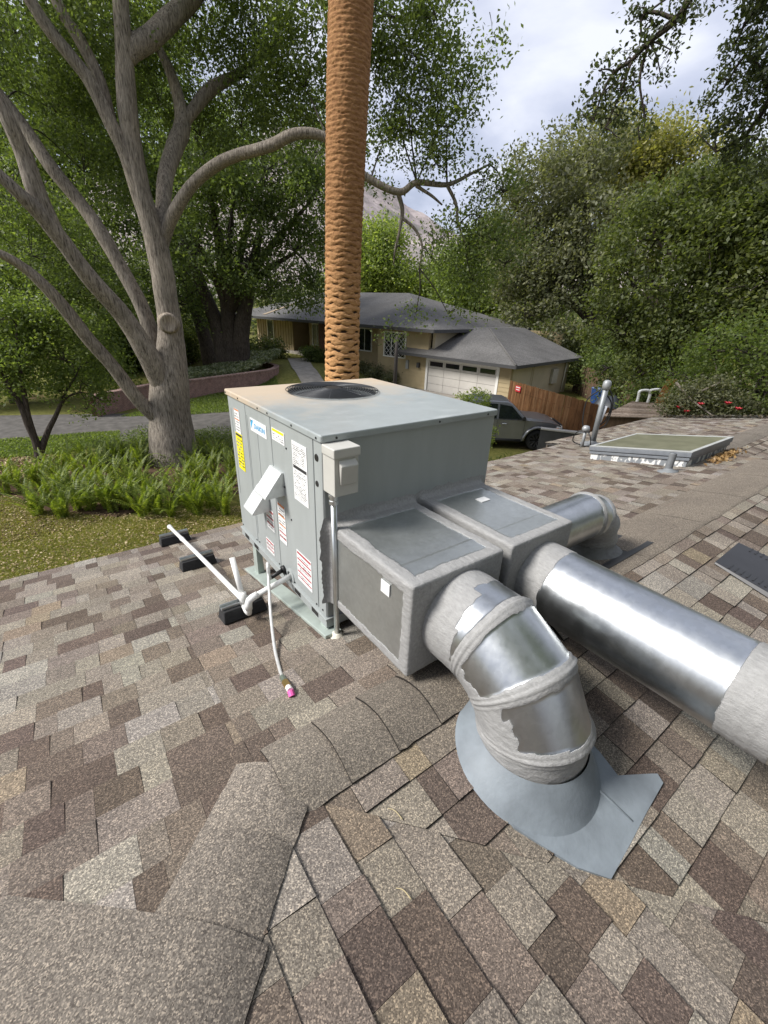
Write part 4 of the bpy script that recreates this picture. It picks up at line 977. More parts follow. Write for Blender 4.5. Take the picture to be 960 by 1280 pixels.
# ================================================================== trees
def limb_mesh(limbs, mat_name, seed=0, n=14, bump=.06):
    """limbs: list of [(p, r), ...] -> one tapered, slightly uneven trunk mesh"""
    b = MB()
    for li in limbs:
        pts = np.array([p for p, r in li]); rr = np.array([r for p, r in li])
        k = max(4, 5); sp_ = spline(pts, k); tt = np.linspace(0, len(rr)-1, len(sp_)); r2 = np.interp(tt, np.arange(len(rr)), rr)
        r2 = r2*(1+bump*2*(vnoise(sp_, 1.7, seed)-.5)); nn = n if rr.max() > .12 else 7
        s0 = len(b.v); b.tube(sp_, r2, nn)
    V = np.array(b.v); c = np.zeros_like(V)
    V = V + (np.stack([vnoise(V, 2.6, seed+i) for i in (1, 2, 3)], 1)-.5)*bump*.8*np.minimum(1, .35)
    b.v = [tuple(v) for v in V]
    return b
def crown(lobes, clusters, per, size, seed, spread=.34, gap=.42, gfreq=.55, shell=.45, droop=.3, flat=.8):
    rg = np.random.default_rng(seed); C = []
    vol = np.array([l[1]**2.2 for l in lobes]); cnt = np.maximum(3, (clusters*vol/vol.sum()).astype(int))
    for (c, r), k in zip(lobes, cnt):
        d = rg.normal(0, 1, (k*2, 3)); d /= np.linalg.norm(d, axis=1)[:, None]
        rr = r*(shell+(1-shell)*rg.random(k*2)**.6); rr = rr*(.78+.5*vnoise(d*1.7+np.array(c), 1.0, seed))
        P = np.array(c)+d*rr[:, None]*np.array([1, 1, flat]); keep = vnoise(P, gfreq, seed+5)*.7+vnoise(P, gfreq*2.7, seed+6)*.3 > gap
        C.append(P[keep][:k])
    C = np.concatenate(C); P = np.repeat(C, per, 0); g = rg.normal(0, spread, (len(P), 3))*np.array([1, 1, .75]); P = P+g; P[:, 2] -= droop*np.abs(g[:, 0])*.3
    V, Q = leaf_quads(P, size, .5, droop)
    return V, Q, C
def twigs(lobes, C, anchors, seed, r0=.035, per=9):
    rg = random.Random(seed); b = MB(); anchors = np.array(anchors)
    for (c, r) in lobes:
        c = np.array(c); a = anchors[np.argmin(((anchors-c)**2).sum(1))]; mid = (a+c)/2+np.array([rg.uniform(-.2, .2)*r, rg.uniform(-.2, .2)*r, .18*r])
        if np.linalg.norm(a-c) < max(2.2*r, 1.6): b.tube(spline([a, mid, c], 4), np.linspace(r0*1.6, r0*.8, 9), 6, cap=False)
        near = C[((C-c)**2).sum(1) < (r*1.25)**2]
        for _ in range(min(per, len(near))):
            t = near[rg.randrange(len(near))]; m2 = (c+t)/2+np.array([rg.uniform(-.15, .15), rg.uniform(-.15, .15), rg.uniform(-.05, .2)])*r
            b.tube(spline([c, m2, t], 3), np.linspace(r0*.75, r0*.15, 7), 4, cap=False)
    return b
def make_tree(name, label, base, limbs, bark, lobes, clusters, per, size, leafmat, seed, cat='tree', group=None, tw=True, r0=.035, spread=.34, gap=.42, gfreq=.55, droop=.3, shell=.45, anchors=None, twigmat=None, tper=9):
    root = empty(name, base, label, cat, group)
    limb_mesh(limbs, None, seed).build('trunk', bark, root, smooth=True)
    V, Q, C = crown(lobes, clusters, per, size, seed, spread, gap, gfreq, shell, droop)
    if tw:
        an = [p for li in limbs for p, r in li[len(li)//2 if len(li) > 3 else 0:]] if anchors is None else anchors
        tag(twigs(lobes, C, an, seed, r0, tper).build('branches', twigmat or bark, root, smooth=True), kind='stuff')
    link('crown', mesh_np('crown', V, Q, leafmat), root)
    return root
def PL(pts, d, s=1.0):
    """photo pixels (u, v, width px[, extra distance]) -> limb at horizontal distance d"""
    out = []
    for p in pts:
        dd = d+(p[3] if len(p) > 3 else 0); q = at(p[0], p[1], dd); dep = (q-CAM)@F_; out.append((q, p[2]*dep/CF*.5*s))
    return out
def LB_(l): return [(at(u, v, d), r) for u, v, d, r in l]

# the big pale oak beside the road
D1 = 14.9
oak_l = [
 PL([(222, 586, 72), (217, 560, 56), (214, 530, 50), (212, 500, 47), (213, 470, 42), (214, 440, 33), (213, 410, 29), (208, 375, 27), (203, 340, 27), (197, 312, 27), (190, 285, 25), (177, 240, 22), (168, 195, 21), (161, 150, 22), (157, 105, 22), (155, 60, 20), (152, 20, 18), (150, -40, 16), (150, -120, 12)], D1),
 PL([(190, 290, 20), (172, 240, 18), (158, 195, 17), (140, 157, 17), (113, 103, 17), (88, 70, 16), (60, 35, 16), (37, 0, 15), (5, -50, 12)], D1, .95),
 PL([(140, 150, 10), (125, 100, 13), (100, 50, 14), (75, 10, 13), (55, -40, 11)], D1+.3),
 PL([(160, 75, 16), (168, 60, 24, .1), (187, 48, 24, .3), (213, 23, 23, .6), (237, 0, 21, .9), (280, -60, 16, 1.4)], D1),
 PL([(198, 300, 16), (203, 265, 17, .3), (208, 217, 18, .7), (218, 185, 20, 1), (228, 158, 20, 1.2), (224, 127, 15, 1.3), (213, 90, 12, 1.4), (198, 60, 9, 1.6)], D1),
 PL([(228, 160, 12, 1.2), (240, 140, 14, 1.3), (263, 112, 15, 1.6), (290, 97, 12, 1.9), (320, 77, 9, 2.2), (350, 50, 6, 2.4)], D1),
 PL([(201, 315, 14), (206, 295, 15), (217, 267, 15, -.2), (240, 231, 14, -.5), (273, 204, 14, -.9), (300, 193, 13, -1.2), (337, 183, 13, -1.5), (371, 167, 12, -1.7), (409, 173, 11, -1.7), (440, 205, 9, -1.6), (463, 225, 9, -1.5), (499, 240, 8, -1.4), (521, 228, 7, -1.3), (559, 231, 5.5, -1.2), (589, 217, 3.5, -1.1), (612, 205, 2, -1.1)], D1),
 PL([(497, 239, 6, -1.4), (503, 262, 5, -1.3), (500, 285, 3.5, -1.3), (494, 310, 2.5, -1.3), (492, 330, 1.5, -1.2)], D1),
 PL([(502, 272, 4, -1.3), (520, 288, 3.5, -1.2), (528, 310, 2.5, -1.2), (524, 335, 1.5, -1.2)], D1),
 PL([(520, 232, 4.5, -1.3), (540, 245, 3.5, -1.2), (553, 256, 2, -1.1)], D1),
 PL([(559, 231, 4.5, -1.2), (570, 255, 4, -1.2), (573, 280, 3, -1.2), (582, 305, 1.8, -1.1)], D1),
 PL([(214, 500, 34), (203, 476, 30, -.1), (187, 447, 25, -.3), (168, 415, 23, -.4), (147, 386, 22, -.5), (110, 345, 21, -.7), (77, 300, 20, -.8), (50, 267, 18, -.9), (22, 240, 15, -1), (-5, 215, 13, -1), (-60, 170, 11, -1.1)], D1),
 PL([(72, 295, 18, -.8), (57, 265, 20, -.8), (43, 233, 21, -.8), (30, 193, 20, -.8), (13, 157, 18, -.9), (-5, 120, 17, -.9), (-40, 60, 14, -1)], D1),
 PL([(205, 470, 20, .3), (190, 420, 18, .4), (178, 385, 17, .5), (160, 350, 17, .6), (130, 297, 17, .8), (103, 257, 16, 1), (67, 213, 16, 1.1), (33, 163, 15, 1.3), (5, 125, 13, 1.4), (-40, 70, 11, 1.5)], D1),
 PL([(208, 535, 24), (195, 520, 20, -.1), (173, 500, 17, -.2), (140, 457, 16, -.3), (110, 423, 16, -.4), (83, 388, 15, -.5), (55, 357, 14, -.6), (33, 337, 12, -.6), (0, 317, 10, -.7), (-50, 300, 8, -.7)], D1),
]
oak_lobes = LB_([(20, 40, 18, 2.0), (70, 140, 18.5, 1.9), (15, 240, 18.5, 1.7), (105, 215, 19, 1.7), (110, 60, 18, 1.9), (200, 130, 18.5, 1.5), (130, 130, 19, 1.7),
  (40, 320, 19, 1.5), (120, 320, 19.5, 1.5), (10, -60, 16, 2.2), (130, -70, 16, 2.4), (230, -70, 16, 2.0), (320, -40, 15, 1.9), (300, 100, 17, 1.3), (340, 60, 15.5, 1.4), (345, 125, 16, 1.3),
  (390, 40, 14.5, 1.2), (380, 110, 15, 1.1), (300, 160, 17.5, 1.2), (250, 170, 18, 1.2), (400, -60, 14, 1.9), (210, 60, 17.5, 1.0), (390, 150, 15.5, .8),
  (490, 20, 13.5, 1.0), (520, 70, 13.3, 1.15), (545, 115, 13.3, 1.0), (500, 120, 13.6, 1.0), (560, 160, 13.2, .75), (515, 165, 13.6, .85), (578, 110, 13.2, .45), (485, 170, 13.8, .7), (480, -40, 13, 1.6), (545, 20, 13, .6),
  (545, 205, 13.4, .5), (605, 225, 13.6, .6), (630, 240, 13.6, .5), (600, 270, 13.6, .7), (560, 290, 13.7, .7), (620, 300, 14, .8), (585, 325, 14, .75), (540, 325, 13.8, .5), (500, 310, 13.8, .35), (590, 350, 14, .6), (632, 330, 14.2, .6), (590, 5, 12, .35), (612, 15, 12, .35), (618, 45, 12, .22), (600, 60, 12, .2), (470, 80, 13.6, .6), (470, 230, 13.8, .4), (600, 385, 13.7, .3), (520, 390, 13.8, .35), (490, 410, 13.8, .35), (560, 392, 13.8, .3)])
make_tree('oak_tree', 'big spreading oak with pale grey many-limbed trunk beside the road', at(219, 580, D1)*[1, 1, 0], oak_l, BARK_OAK, oak_lobes, 2700, 52, .095, LF_OAK, 21, r0=.014, spread=.21, gap=.43, gfreq=.9, droop=.8, twigmat=BARK_TWIG, tper=12)
# scar where a limb was cut
sc_ = at(211, 404, D1-.40); vd = CAM-sc_; vd[2] = vd[2]*.3+.4; vd /= np.linalg.norm(vd); b = MB(); b.lathe([(.30, -.22), (.27, -.05), (.245, .03), (.20, .045), (.17, .02), (.0, .012)], sc_, vd, 18)
o = b.build('pruning_scar', m_bark('cut_wood', (.24, .20, .16), (.44, .39, .32), 3, .5), bpy.data.objects['oak_tree'], smooth=True)
# grove behind the road, left of the far house
def backtree(label, name, u, v, d, htop, lobes, clusters, per, size, leaf, seed, bark=BARK_DARK, w=14, lean=0, group='trees behind the far house', stems=1, **kw):
    B = at(u, v, d); B[2] = gheight(B[0], B[1])-.1; limbs = []
    for s in range(stems):
        o = (s-(stems-1)/2); k = (B-CAM)@F_*w/CF*.5
        limbs.append([(B+np.array([o*.35, -o*.35, 0]), k*1.25), (B+np.array([o*.5+lean*.2, -o*.5, htop*.3]), k), (B+np.array([o*1.1+lean*.6, -o*.9, htop*.6]), k*.7), (B+np.array([o*1.9+lean, -o*1.6, htop]), k*.35)])
    ms = [np.array(l[0]) for l in lobes]
    for m_ in ms[:7]: limbs.append([(B+np.array([0, 0, htop*.45]), k*.5), ((B+m_)/2+np.array([0, 0, htop*.28]), k*.36), (m_, k*.14)])
    return make_tree(name, label, B, limbs, bark, lobes, clusters, per, size, leaf, seed, group=group, r0=.05, twigmat=BARK_TWIG, **kw)
backtree('dark many-stemmed tree standing in the brick planter', 'tree', 292, 452, 32, 8.5, LB_([(255, 190, 29, 2.6), (330, 215, 29, 2.8), (390, 250, 30, 2.6), (290, 260, 28.5, 2.4), (370, 315, 30, 2.3), (245, 300, 30, 2.3), (310, 330, 29, 1.8), (400, 190, 30, 2.6), (345, 355, 29.5, 1.5), (390, 360, 31, 1.6), (300, 170, 30, 2.4), (225, 380, 33, 1.8)]), 900, 50, .20, LF_OAK, 31, w=20, stems=3, spread=.38, gap=.38, droop=1.0)
backtree('dark crooked-trunk tree between the pale oak and the planter', 'tree', 262, 440, 36, 9, LB_([(200, 330, 36, 3), (240, 250, 37, 3.2), (170, 250, 37, 3.5), (210, 180, 38, 3.5), (150, 370, 36, 2.6), (180, 420, 35, 1.8), (260, 380, 38, 2.0)]), 620, 50, .22, LF_OAK, 32, w=15, lean=-1.5, spread=.5, gap=.3)
backtree('mid green tree across the road behind the small sapling', 'tree', 20, 500, 27, 6, LB_([(20, 410, 27, 2.0), (70, 380, 28, 2.2), (110, 430, 28, 1.8), (-30, 380, 27, 2.4), (10, 330, 28, 2.4), (60, 300, 29, 2.4), (120, 350, 30, 2.2), (20, 465, 26, 1.4), (90, 465, 27, 1.2), (150, 470, 28, 1.1), (-60, 440, 27, 2)]), 750, 50, .18, LF_MID, 33, w=12, spread=.38, gap=.36)
backtree('tall mid green tree at the far left beyond the road', 'tree', -60, 480, 33, 11, LB_([(0, 90, 34, 4.0), (60, 180, 35, 4.0), (-40, 200, 34, 4), (110, 110, 36, 4.0), (150, 190, 37, 3.6), (30, 260, 35, 3.4), (170, 70, 37, 3.5)]), 650, 50, .28, LF_MID, 34, w=20, spread=.55, gap=.38)
backtree('light green sunlit tree behind the far house roof', 'tree', 470, 400, 58, 9, LB_([(470, 335, 56, 3.2), (500, 355, 57, 3.0), (450, 310, 57, 3.2), (530, 350, 57, 3.0), (480, 300, 58, 2.8), (560, 360, 56, 2.6), (440, 350, 56, 3)]), 560, 60, .34, LF_LIGHT, 35, w=8, spread=.8, gap=.30)
backtree('mid green rounded tree behind the house ridge', 'tree', 600, 410, 52, 8, LB_([(590, 340, 51, 3.2), (630, 360, 50, 3.2), (610, 310, 52, 3.0), (650, 330, 50, 3.4), (570, 375, 50, 2.2), (660, 380, 48, 3)]), 560, 60, .32, LF_MID, 36, w=8, spread=.8, gap=.30)
backtree('olive grey oak behind the garage with a dark forked trunk', 'tree', 735, 440, 38, 9, LB_([(690, 240, 39, 3.6), (725, 200, 40, 3.0), (680, 310, 38, 3.4), (730, 280, 38.5, 3.4), (700, 350, 37, 2.6), (660, 350, 38, 2.6), (760, 340, 37, 2.4), (640, 290, 40, 2.6), (655, 400, 37, 1.6), (700, 420, 36, 1.4)]), 900, 50, .26, LF_OLIVE, 37, w=16, lean=1.5, spread=.45, gap=.36)
backtree('yellow-green tall tree rising behind the dark right-hand tree', 'tree', 800, 450, 46, 12, LB_([(770, 190, 46, 3.4), (740, 230, 45, 3.2), (800, 210, 46, 3.6), (830, 190, 47, 3.2), (760, 260, 45, 3.0), (860, 220, 46, 3.2), (900, 280, 44, 3.6), (940, 300, 44, 3.2), (920, 420, 40, 3), (800, 290, 44, 3)]), 700, 50, .31, LF_YEL, 38, w=14, spread=.55, gap=.36)
backtree('broad dark green tree overhanging the far end of the roof', 'tree', 985, 470, 20.5, 5.5, LB_([(845, 255, 22, 1.5), (905, 245, 22, 1.6), (960, 235, 21.5, 1.7), (820, 300, 21.5, 1.8), (880, 300, 21, 1.7), (950, 300, 21, 2.0), (790, 360, 20.5, 1.4), (840, 370, 20.5, 1.5), (900, 370, 20.5, 1.4), (770, 420, 20.2, 1.1), (810, 430, 20, 1.1), (860, 430, 20, 1.2), (930, 400, 20, 1.2), (760, 460, 20, .7), (800, 470, 20, .7), (1000, 350, 20, 2), (1000, 260, 21, 1.8)]), 1250, 46, .155, LF_DARK, 39, w=22, group='trees beyond the far roof edge', spread=.27, gap=.42, gfreq=.8, droop=.6)
backtree('light leafy young tree with slim leaning trunk past the roof end', 'tree', 925, 525, 15.2, 3.4, LB_([(890, 440, 15.4, .8), (930, 430, 15.4, .9), (960, 450, 15, .8), (870, 480, 15.6, .7), (905, 490, 15.6, .6), (850, 470, 16, .6), (955, 495, 15.2, .7), (930, 510, 15.5, .6)]), 210, 40, .10, LF_MID, 40, bark=BARK_OAK, w=9, lean=.5, group='trees beyond the far roof edge', spread=.24, gap=.34)
# overhanging limb of a tree that stands to the right of the roof
tb7 = np.array([9.5, -7.5, 0.0]); d7 = 9.0
l7 = [[(tb7, .38), (tb7+[-.2, .3, 2.5], .32), (tb7+[-.6, .9, 5], .27), (at(1060, -190, 10.5), .17), (at(1000, -120, 9.8), .12)],
      [(at(1000, -120, 9.8), .09)]+PL([(925, -60, 9, .3), (868, -8, 8), (845, 25, 7), (812, 52, 6), (790, 75, 5), (768, 90, 4), (752, 118, 2.5), (742, 150, 1.5)], d7),
      PL([(845, 25, 5), (820, 15, 4), (803, 20, 3.5), (802, 45, 2)], d7), PL([(790, 75, 4), (774, 120, 2.5), (756, 160, 1.5)], d7), PL([(812, 52, 4), (800, 100, 3), (806, 150, 2), (800, 175, 1)], d7),
      [(at(1060, -190, 10.5), .11), (at(1010, 40, 10.4), .07), (at(965, 120, 10.3), .045), (at(930, 170, 10.3), .03), (at(895, 190, 10.3), .015)], [(at(965, 120, 10.3), .035), (at(935, 70, 10.2), .02), (at(905, 110, 10.2), .012)], [(at(1010, 40, 10.4), .05), (at(950, 10, 10.2), .03), (at(915, 60, 10.2), .015)]]
lob7 = LB_([(868, 5, 8.9, .20), (845, 22, 9, .18), (818, 30, 9, .20), (838, 62, 9, .16), (800, 62, 9, .22), (780, 80, 9, .24), (748, 88, 9, .12), (742, 120, 9, .18), (765, 110, 9, .24), (792, 105, 9, .18), (752, 150, 9, .20), (775, 145, 9, .2), (806, 130, 9, .16), (798, 165, 9, .18), (770, 170, 9, .13), (800, 10, 9, .2), (730, 145, 9, .10), (826, 95, 9, .14),
  (950, 10, 10.2, .42), (920, 55, 10.2, .24), (945, 60, 10.2, .36), (905, 100, 10.2, .22), (940, 110, 10.2, .36), (885, 130, 10.2, .2), (920, 140, 10.2, .28), (955, 150, 10.2, .4), (895, 165, 10.2, .26), (930, 185, 10.3, .35), (870, 165, 10.3, .14), (960, 200, 10.2, .4), (1000, 60, 10.2, .7), (1000, -80, 10.2, .9), (925, -60, 9.5, .5), (890, -30, 9.2, .25)])
make_tree('overhanging_tree', 'dark leafy branches hanging into the sky from a tree right of the roof', tb7, l7, BARK_DARK, lob7, 620, 20, .070, LF_SHADED, 51, r0=.009, spread=.085, gap=.36, gfreq=2.6, droop=.9, shell=.1, twigmat=BARK_TWIG, tper=6)
# small sapling left, between the road and the lawn
D9 = 16.6; sb = at(50, 573, D9)
sap = [PL([(50, 578, 10), (46, 555, 9), (35, 530, 8), (25, 505, 7), (10, 480, 5), (0, 455, 3)], D9), PL([(48, 560, 7), (36, 520, 6), (28, 480, 6), (22, 440, 4), (20, 405, 2)], D9), PL([(51, 565, 8), (60, 540, 7), (72, 515, 5), (82, 490, 3), (95, 470, 2)], D9), PL([(62, 535, 4), (80, 500, 3), (100, 490, 2)], D9)]
make_tree('sapling', 'small many-stemmed leafy sapling at the edge of the lawn', sb*[1, 1, 0], sap, BARK_DARK, LB_([(20, 440, D9, .75), (50, 420, D9, .8), (80, 450, D9, .75), (105, 480, D9, .6), (110, 510, D9, .4), (75, 490, D9, .45), (10, 480, D9, .55), (0, 400, D9, .8), (40, 390, D9+.3, .7), (90, 410, D9+.3, .7), (120, 450, D9, .5), (-30, 450, D9, .8), (125, 500, D9, .3)]), 360, 46, .10, LF_MID, 61, spread=.18, gap=.40, r0=.012, group=None)
# unseen trees added behind the photographer, crowns spread to block the near-side sky
for k, (x, y, h, lab) in enumerate(((3.0, -8.0, 11, 'unseen large leafy tree added behind the house to shade its near side'), (-6.0, -9.5, 8.5, 'unseen leafy shade tree added behind the house beyond the near hip'), (12.5, -9.0, 8, 'unseen leafy shade tree added past the near corner of the house'))):
    rg = random.Random(900+k); B = np.array([x, y, 0.0]); lb = [(B+np.array([rg.uniform(-5.5, 5.5), rg.uniform(-2.0, 4.2) if k == 0 else rg.uniform(-2.5, 2.2), h*rg.uniform(.62, 1.15)]), rg.uniform(1.8, 2.5)) for _ in range(20 if k == 0 else 12)]
    lm = [[(B, .45), (B+[.1, .1, h*.3], .36), (B+[.2, .3, h*.6], .25), (B+[.1, .3, h], .1)]]+[[(B+[0, 0, h*.4], .16), ((B+c)/2+[0, 0, h*.25], .1), (c, .04)] for c, r in lb[:6]]
    make_tree('tree', lab, B, lm, BARK_DARK, lb, 620 if k == 0 else 420, 34, .30, LF_OAK, 300+k, group='unseen shade trees behind the photographer', spread=.6, gap=.22, tw=False)
# wooded slope that closes the view
def far_wood():
    rg = np.random.default_rng(71); P = []
    for a in np.linspace(-8, 118, 330):
        for k in range(5):
            d = rg.uniform(62, 110); az = rad(a+rg.uniform(-.4, .4)); x, y = CAM[0]+d*math.cos(az), CAM[1]+d*math.sin(az); h = 6.0+3.0*vnoise([[x, y, 0]], .05, 3)[0]+(4.5 if a > 70 or a < 20 else 0)
            P.append((x, y, rg.uniform(.0, 1.0)**.8*h))
    C = np.array(P); Pn = np.repeat(C, 44, 0)+rg.normal(0, 1.25, (len(C)*44, 3))*np.array([1, 1, .9]); V, Q = leaf_quads(Pn, .62, .5)
    tag(link('far_wood', mesh_np('far_wood', V, Q, m_leaf('far_foliage', (.085, .11, .04), (.19, .21, .08), .45))), 'wooded hillside of mixed green trees closing the view', 'woods', kind='stuff')
far_wood()

# ---------------------------------------------------------------- palm trunk
def palm():
    B = np.array([4.05, 6.48, 0.0]); root = empty('palm_tree', B, 'tall palm with orange-brown ringed trunk behind the air conditioner', 'palm tree')
    H = 15.5; nz, nt = 1150, 150; z = np.linspace(0, H, nz); th = np.linspace(0, 2*math.pi, nt, endpoint=False); Z, T = np.meshgrid(z, th, indexing='ij')
    # bent axis and a trunk that swells a little upwards
    bend = .012*(z-4)+.0045*np.clip(z-4, 0, 20)**2; cx = B[0]+.796*bend; cy = B[1]-.605*bend
    R = .350-.004*np.clip(z-5, 0, 8)+.012*np.sin(z*.9)+.10*np.exp(-z/.8)
    rows = .125-.06*np.clip((Z-4.2)/4.5, 0, 1); ncol = 6.5
    q = np.cumsum(np.gradient(z)/(.125-.06*np.clip((z-4.2)/4.0, 0, 1)))[:, None]+.15*(T*3/(2*math.pi))
    jit = vnoise(np.c_[np.cos(T).ravel()*2, np.sin(T).ravel()*2, Z.ravel()*4], 1.3, 5).reshape(Z.shape)-.5; q = q+.55*jit
    row = np.floor(q); fr = q-row; c = T*ncol/(2*math.pi)+.5*(row % 2)+.21*np.sin(row*7.1); fc = np.abs(((c) % 1.0)-.5)*2
    # every old leaf base is a flat scale; dark lens-shaped crevices open between neighbours
    lowf = np.clip((7.5-Z)/3.5, 0, 1)
    rn = vnoise(np.c_[np.floor(c).ravel()*3.7, row.ravel()*5.3, 0*c.ravel()], 1.0, 9).reshape(Z.shape)
    fine = fbm(np.c_[np.cos(T).ravel()*9, np.sin(T).ravel()*9, Z.ravel()*30], 1, 7, 3).reshape(Z.shape)
    cc_ = (c % 1.0)-.5; yy = fr-.5+.10*(fine-.5)
    bow = .30*(1-(2*cc_)**2)
    line = np.exp(-((yy+.42-bow)/.075)**2)+np.exp(-((yy-.58-bow)/.075)**2)          # edge of each scale
    lens = np.clip(1.25-((cc_)/(.22+.16*rn))**2-((yy-.02)/(.08+.10*rn))**2, 0, 1)*(rn > .30)
    dep = np.clip(line*(.35+.75*vnoise(np.c_[(c*2.3).ravel(), row.ravel(), 0*c.ravel()], 1.3, 19).reshape(Z.shape))+lens*(.35+.65*lowf), 0, 1)
    dep = dep*(.50+.50*lowf)
    r = R[:, None]+.010*np.clip(yy+.5, 0, 1)-.026*dep+.014*(fine-.5)*(1.5-.7*lowf)
    V = np.stack([cx[:, None]+r*np.cos(T), cy[:, None]+r*np.sin(T), Z], -1).reshape(-1, 3)
    idx = np.arange(nz*nt).reshape(nz, nt); nx = np.roll(idx, -1, 1); Q = np.stack([idx[:-1], nx[:-1], nx[1:], idx[1:]], -1).reshape(-1, 4)
    t = NT('palm_trunk'); p = t.pos(); a = t.attr('crev').outputs['Fac']; n1 = t.noise(t.scale(p, (1, 1, 3)), 13, 5, .7); n2 = t.noise(p, .8, 3)
    s = t.n('ShaderNodeSeparateXYZ'); t.lk(p, s.inputs[0])
    tan = t.ramp(n1, [(.25, (.30, .150, .062)), (.5, (.52, .285, .125)), (.78, (.68, .42, .21))]); brn = t.ramp(n1, [(.25, (.15, .075, .036)), (.5, (.30, .155, .070)), (.78, (.45, .26, .12))])
    up = t.math('MULTIPLY', t.math('SUBTRACT', t.math('ADD', s.outputs['Z'], t.math('MULTIPLY', n2, 2.0)), 4.7), .40, clamp=True)
    base = t.mix(up, tan, brn); cr = t.math('MULTIPLY', t.math('SUBTRACT', a, .36), 2.4, clamp=True)
    t.set(t.mix(cr, base, (.030, .019, .014)), .92, 0, .15); t.bump(n1, .6, .02)
    link('trunk', mesh_np('trunk', V, Q, t.m, True, {'crev': dep.ravel()}), root)
    top = np.array([cx[-1], cy[-1], H]); lm = m_leaf('palm_frond_green', (.06, .085, .028), (.11, .14, .05), .3)
    for k in range(22):
        a = 2*math.pi*k/22+.3; e = .9-.075*(k % 11)*1.9; L = 3.4; pts = []
        for i in range(9):
            f = i/8; hr = L*f*math.cos(e)*(1-.12*f); zz = L*f*math.sin(e)-1.6*f*f; pts.append(top+np.array([math.cos(a)*hr, math.sin(a)*hr, zz]))
        b = MB(); b.tube(pts, np.linspace(.04, .008, 9), 5)
        sd_ = np.array([-math.sin(a), math.cos(a), 0])
        for i in range(1, 9):
            for j in range(5):
                f = j/5; c0 = pts[i-1]*(1-f)+pts[i]*f; w = .55*math.sin(math.pi*min(1, (i-1+f)/8+.08))**.7
                for s_ in (1, -1):
                    tip = c0+sd_*s_*w+(pts[i]-pts[i-1])*.55+np.array([0, 0, -.12]); b.add([c0, c0+(pts[i]-pts[i-1])*.12, tip], [(0, 1, 2)])
        b.build('frond', lm, root)
palm()

# ---------------------------------------------------------------- ferns, groundcover, lawn
def ferns():
    rg = random.Random(5); meshes = []
    for k in range(6):
        b = MB(); L = rg.uniform(.75, 1.05); n = 20; e = rg.uniform(1.0, 1.38); P = []
        for i in range(n+1):
            f = i/n; P.append(np.array([L*f*math.cos(e)*(.55+.6*f), .05*math.sin(f*3+k), L*f*math.sin(e)*(1-.34*f)]))
        for i in range(n):
            f = (i+.5)/n; d = P[i+1]-P[i]; w = .050*math.sin(math.pi*min(1, f*.86+.12))**.6+.004
            for s in (1, -1):
                a = P[i]+d*.05; c = P[i]+d*.92; tip = P[i]+d*.75+np.array([0, s*w, -.012]); tip2 = P[i]+d*.35+np.array([0, s*w*.85, -.006]); b.add([a, c, tip, tip2], [(0, 1, 2, 3) if s > 0 else (3, 2, 1, 0)])
        meshes.append(b.mesh('frond', LF_FERN))
    i = 0
    spots = []
    for u in np.arange(-15, 300, 14.5):
        for v in (640, 628, 612, 596, 580):
            uu, vv = u+rg.uniform(-9, 9), v+rg.uniform(-6, 6)-max(0, (u-235))*.02
            if vv < 600 and (uu < 60 or 185 < uu < 240): continue
            if uu < 45 and vv > 620: continue
            spots.append(onz(uu, vv, .05))
    for p in spots:
        root = empty('sword_fern', (p[0], p[1], .04), 'bright green sword fern clump in the bed below the pale oak', 'fern', 'sword ferns in the planting bed')
        m0 = rg.uniform(0, 6.28); n = rg.randint(12, 16)
        for j in range(n):
            o = bpy.data.objects.new('frond', meshes[rg.randrange(6)]); col.objects.link(o); o.parent = root
            s = rg.uniform(.8, 1.3); o.rotation_euler = (rg.uniform(-.25, .25), rg.uniform(-.3, .25), m0+j*6.283/n+rg.uniform(-.25, .25)); o.scale = (s, s, s); o.location = (rg.uniform(-.06, .06), rg.uniform(-.06, .06), 0)
ferns()
def patch(name, label, poly_uv, z, n, size, mat, up, h, cat, kind='stuff', aspect=.5, droop=0):
    P = []
    A = np.array(poly_uv, float); lo, hi = A.min(0), A.max(0); rg = np.random.default_rng(len(name)+n)
    G = np.array([onz(u, v, z) for u, v in poly_uv])[:, :2]; lo, hi = G.min(0), G.max(0)
    while len(P) < n:
        q = rg.uniform(lo, hi, (n*2, 2)); ins = np.zeros(len(q), bool)
        for i in range(len(G)):
            a, b_ = G[i], G[(i+1) % len(G)]; c = ((a[1] > q[:, 1]) != (b_[1] > q[:, 1])) & (q[:, 0] < (b_[0]-a[0])*(q[:, 1]-a[1])/(b_[1]-a[1]+1e-12)+a[0]); ins ^= c
        P += q[ins].tolist()
    P = np.array(P[:n]); zz = gheight(P[:, 0], P[:, 1])+.03+h*rg.random(n)*(.4+.9*vnoise(np.c_[P, 0*P[:, 0]], 1.2, 3))
    V, Q = leaf_quads(np.c_[P, zz], size, up, droop, aspect); return tag(link(name, mesh_np(name, V, Q, mat)), label, cat, kind=kind)
LF_GRASS = m_leaf('lawn_grass', (.21, .215, .045), (.38, .33, .10), .4); LF_DRY = m_leaf('fallen_leaves', (.34, .25, .13), (.62, .50, .30), .1)
patch('lawn_grass', 'patchy yellow-green lawn grass beside the house', [(-60, 770), (-60, 600), (60, 640), (180, 652), (320, 640), (320, 680)], 0, 60000, .050, LF_GRASS, .1, .03, 'grass', aspect=.22)
patch('fallen_leaves', 'pale fallen leaves scattered over the lawn', [(-60, 770), (-60, 585), (60, 640), (180, 645), (320, 630), (320, 680)], .0, 6500, .055, LF_DRY, 2.5, .03, 'leaves')
patch('verge_grass', 'green grass verge along the near road edge', [(-60, 578), (-60, 556), (80, 545), (150, 540), (150, 556), (40, 572)], 0, 16000, .11, LF_MID, .1, .06, 'grass', aspect=.25)
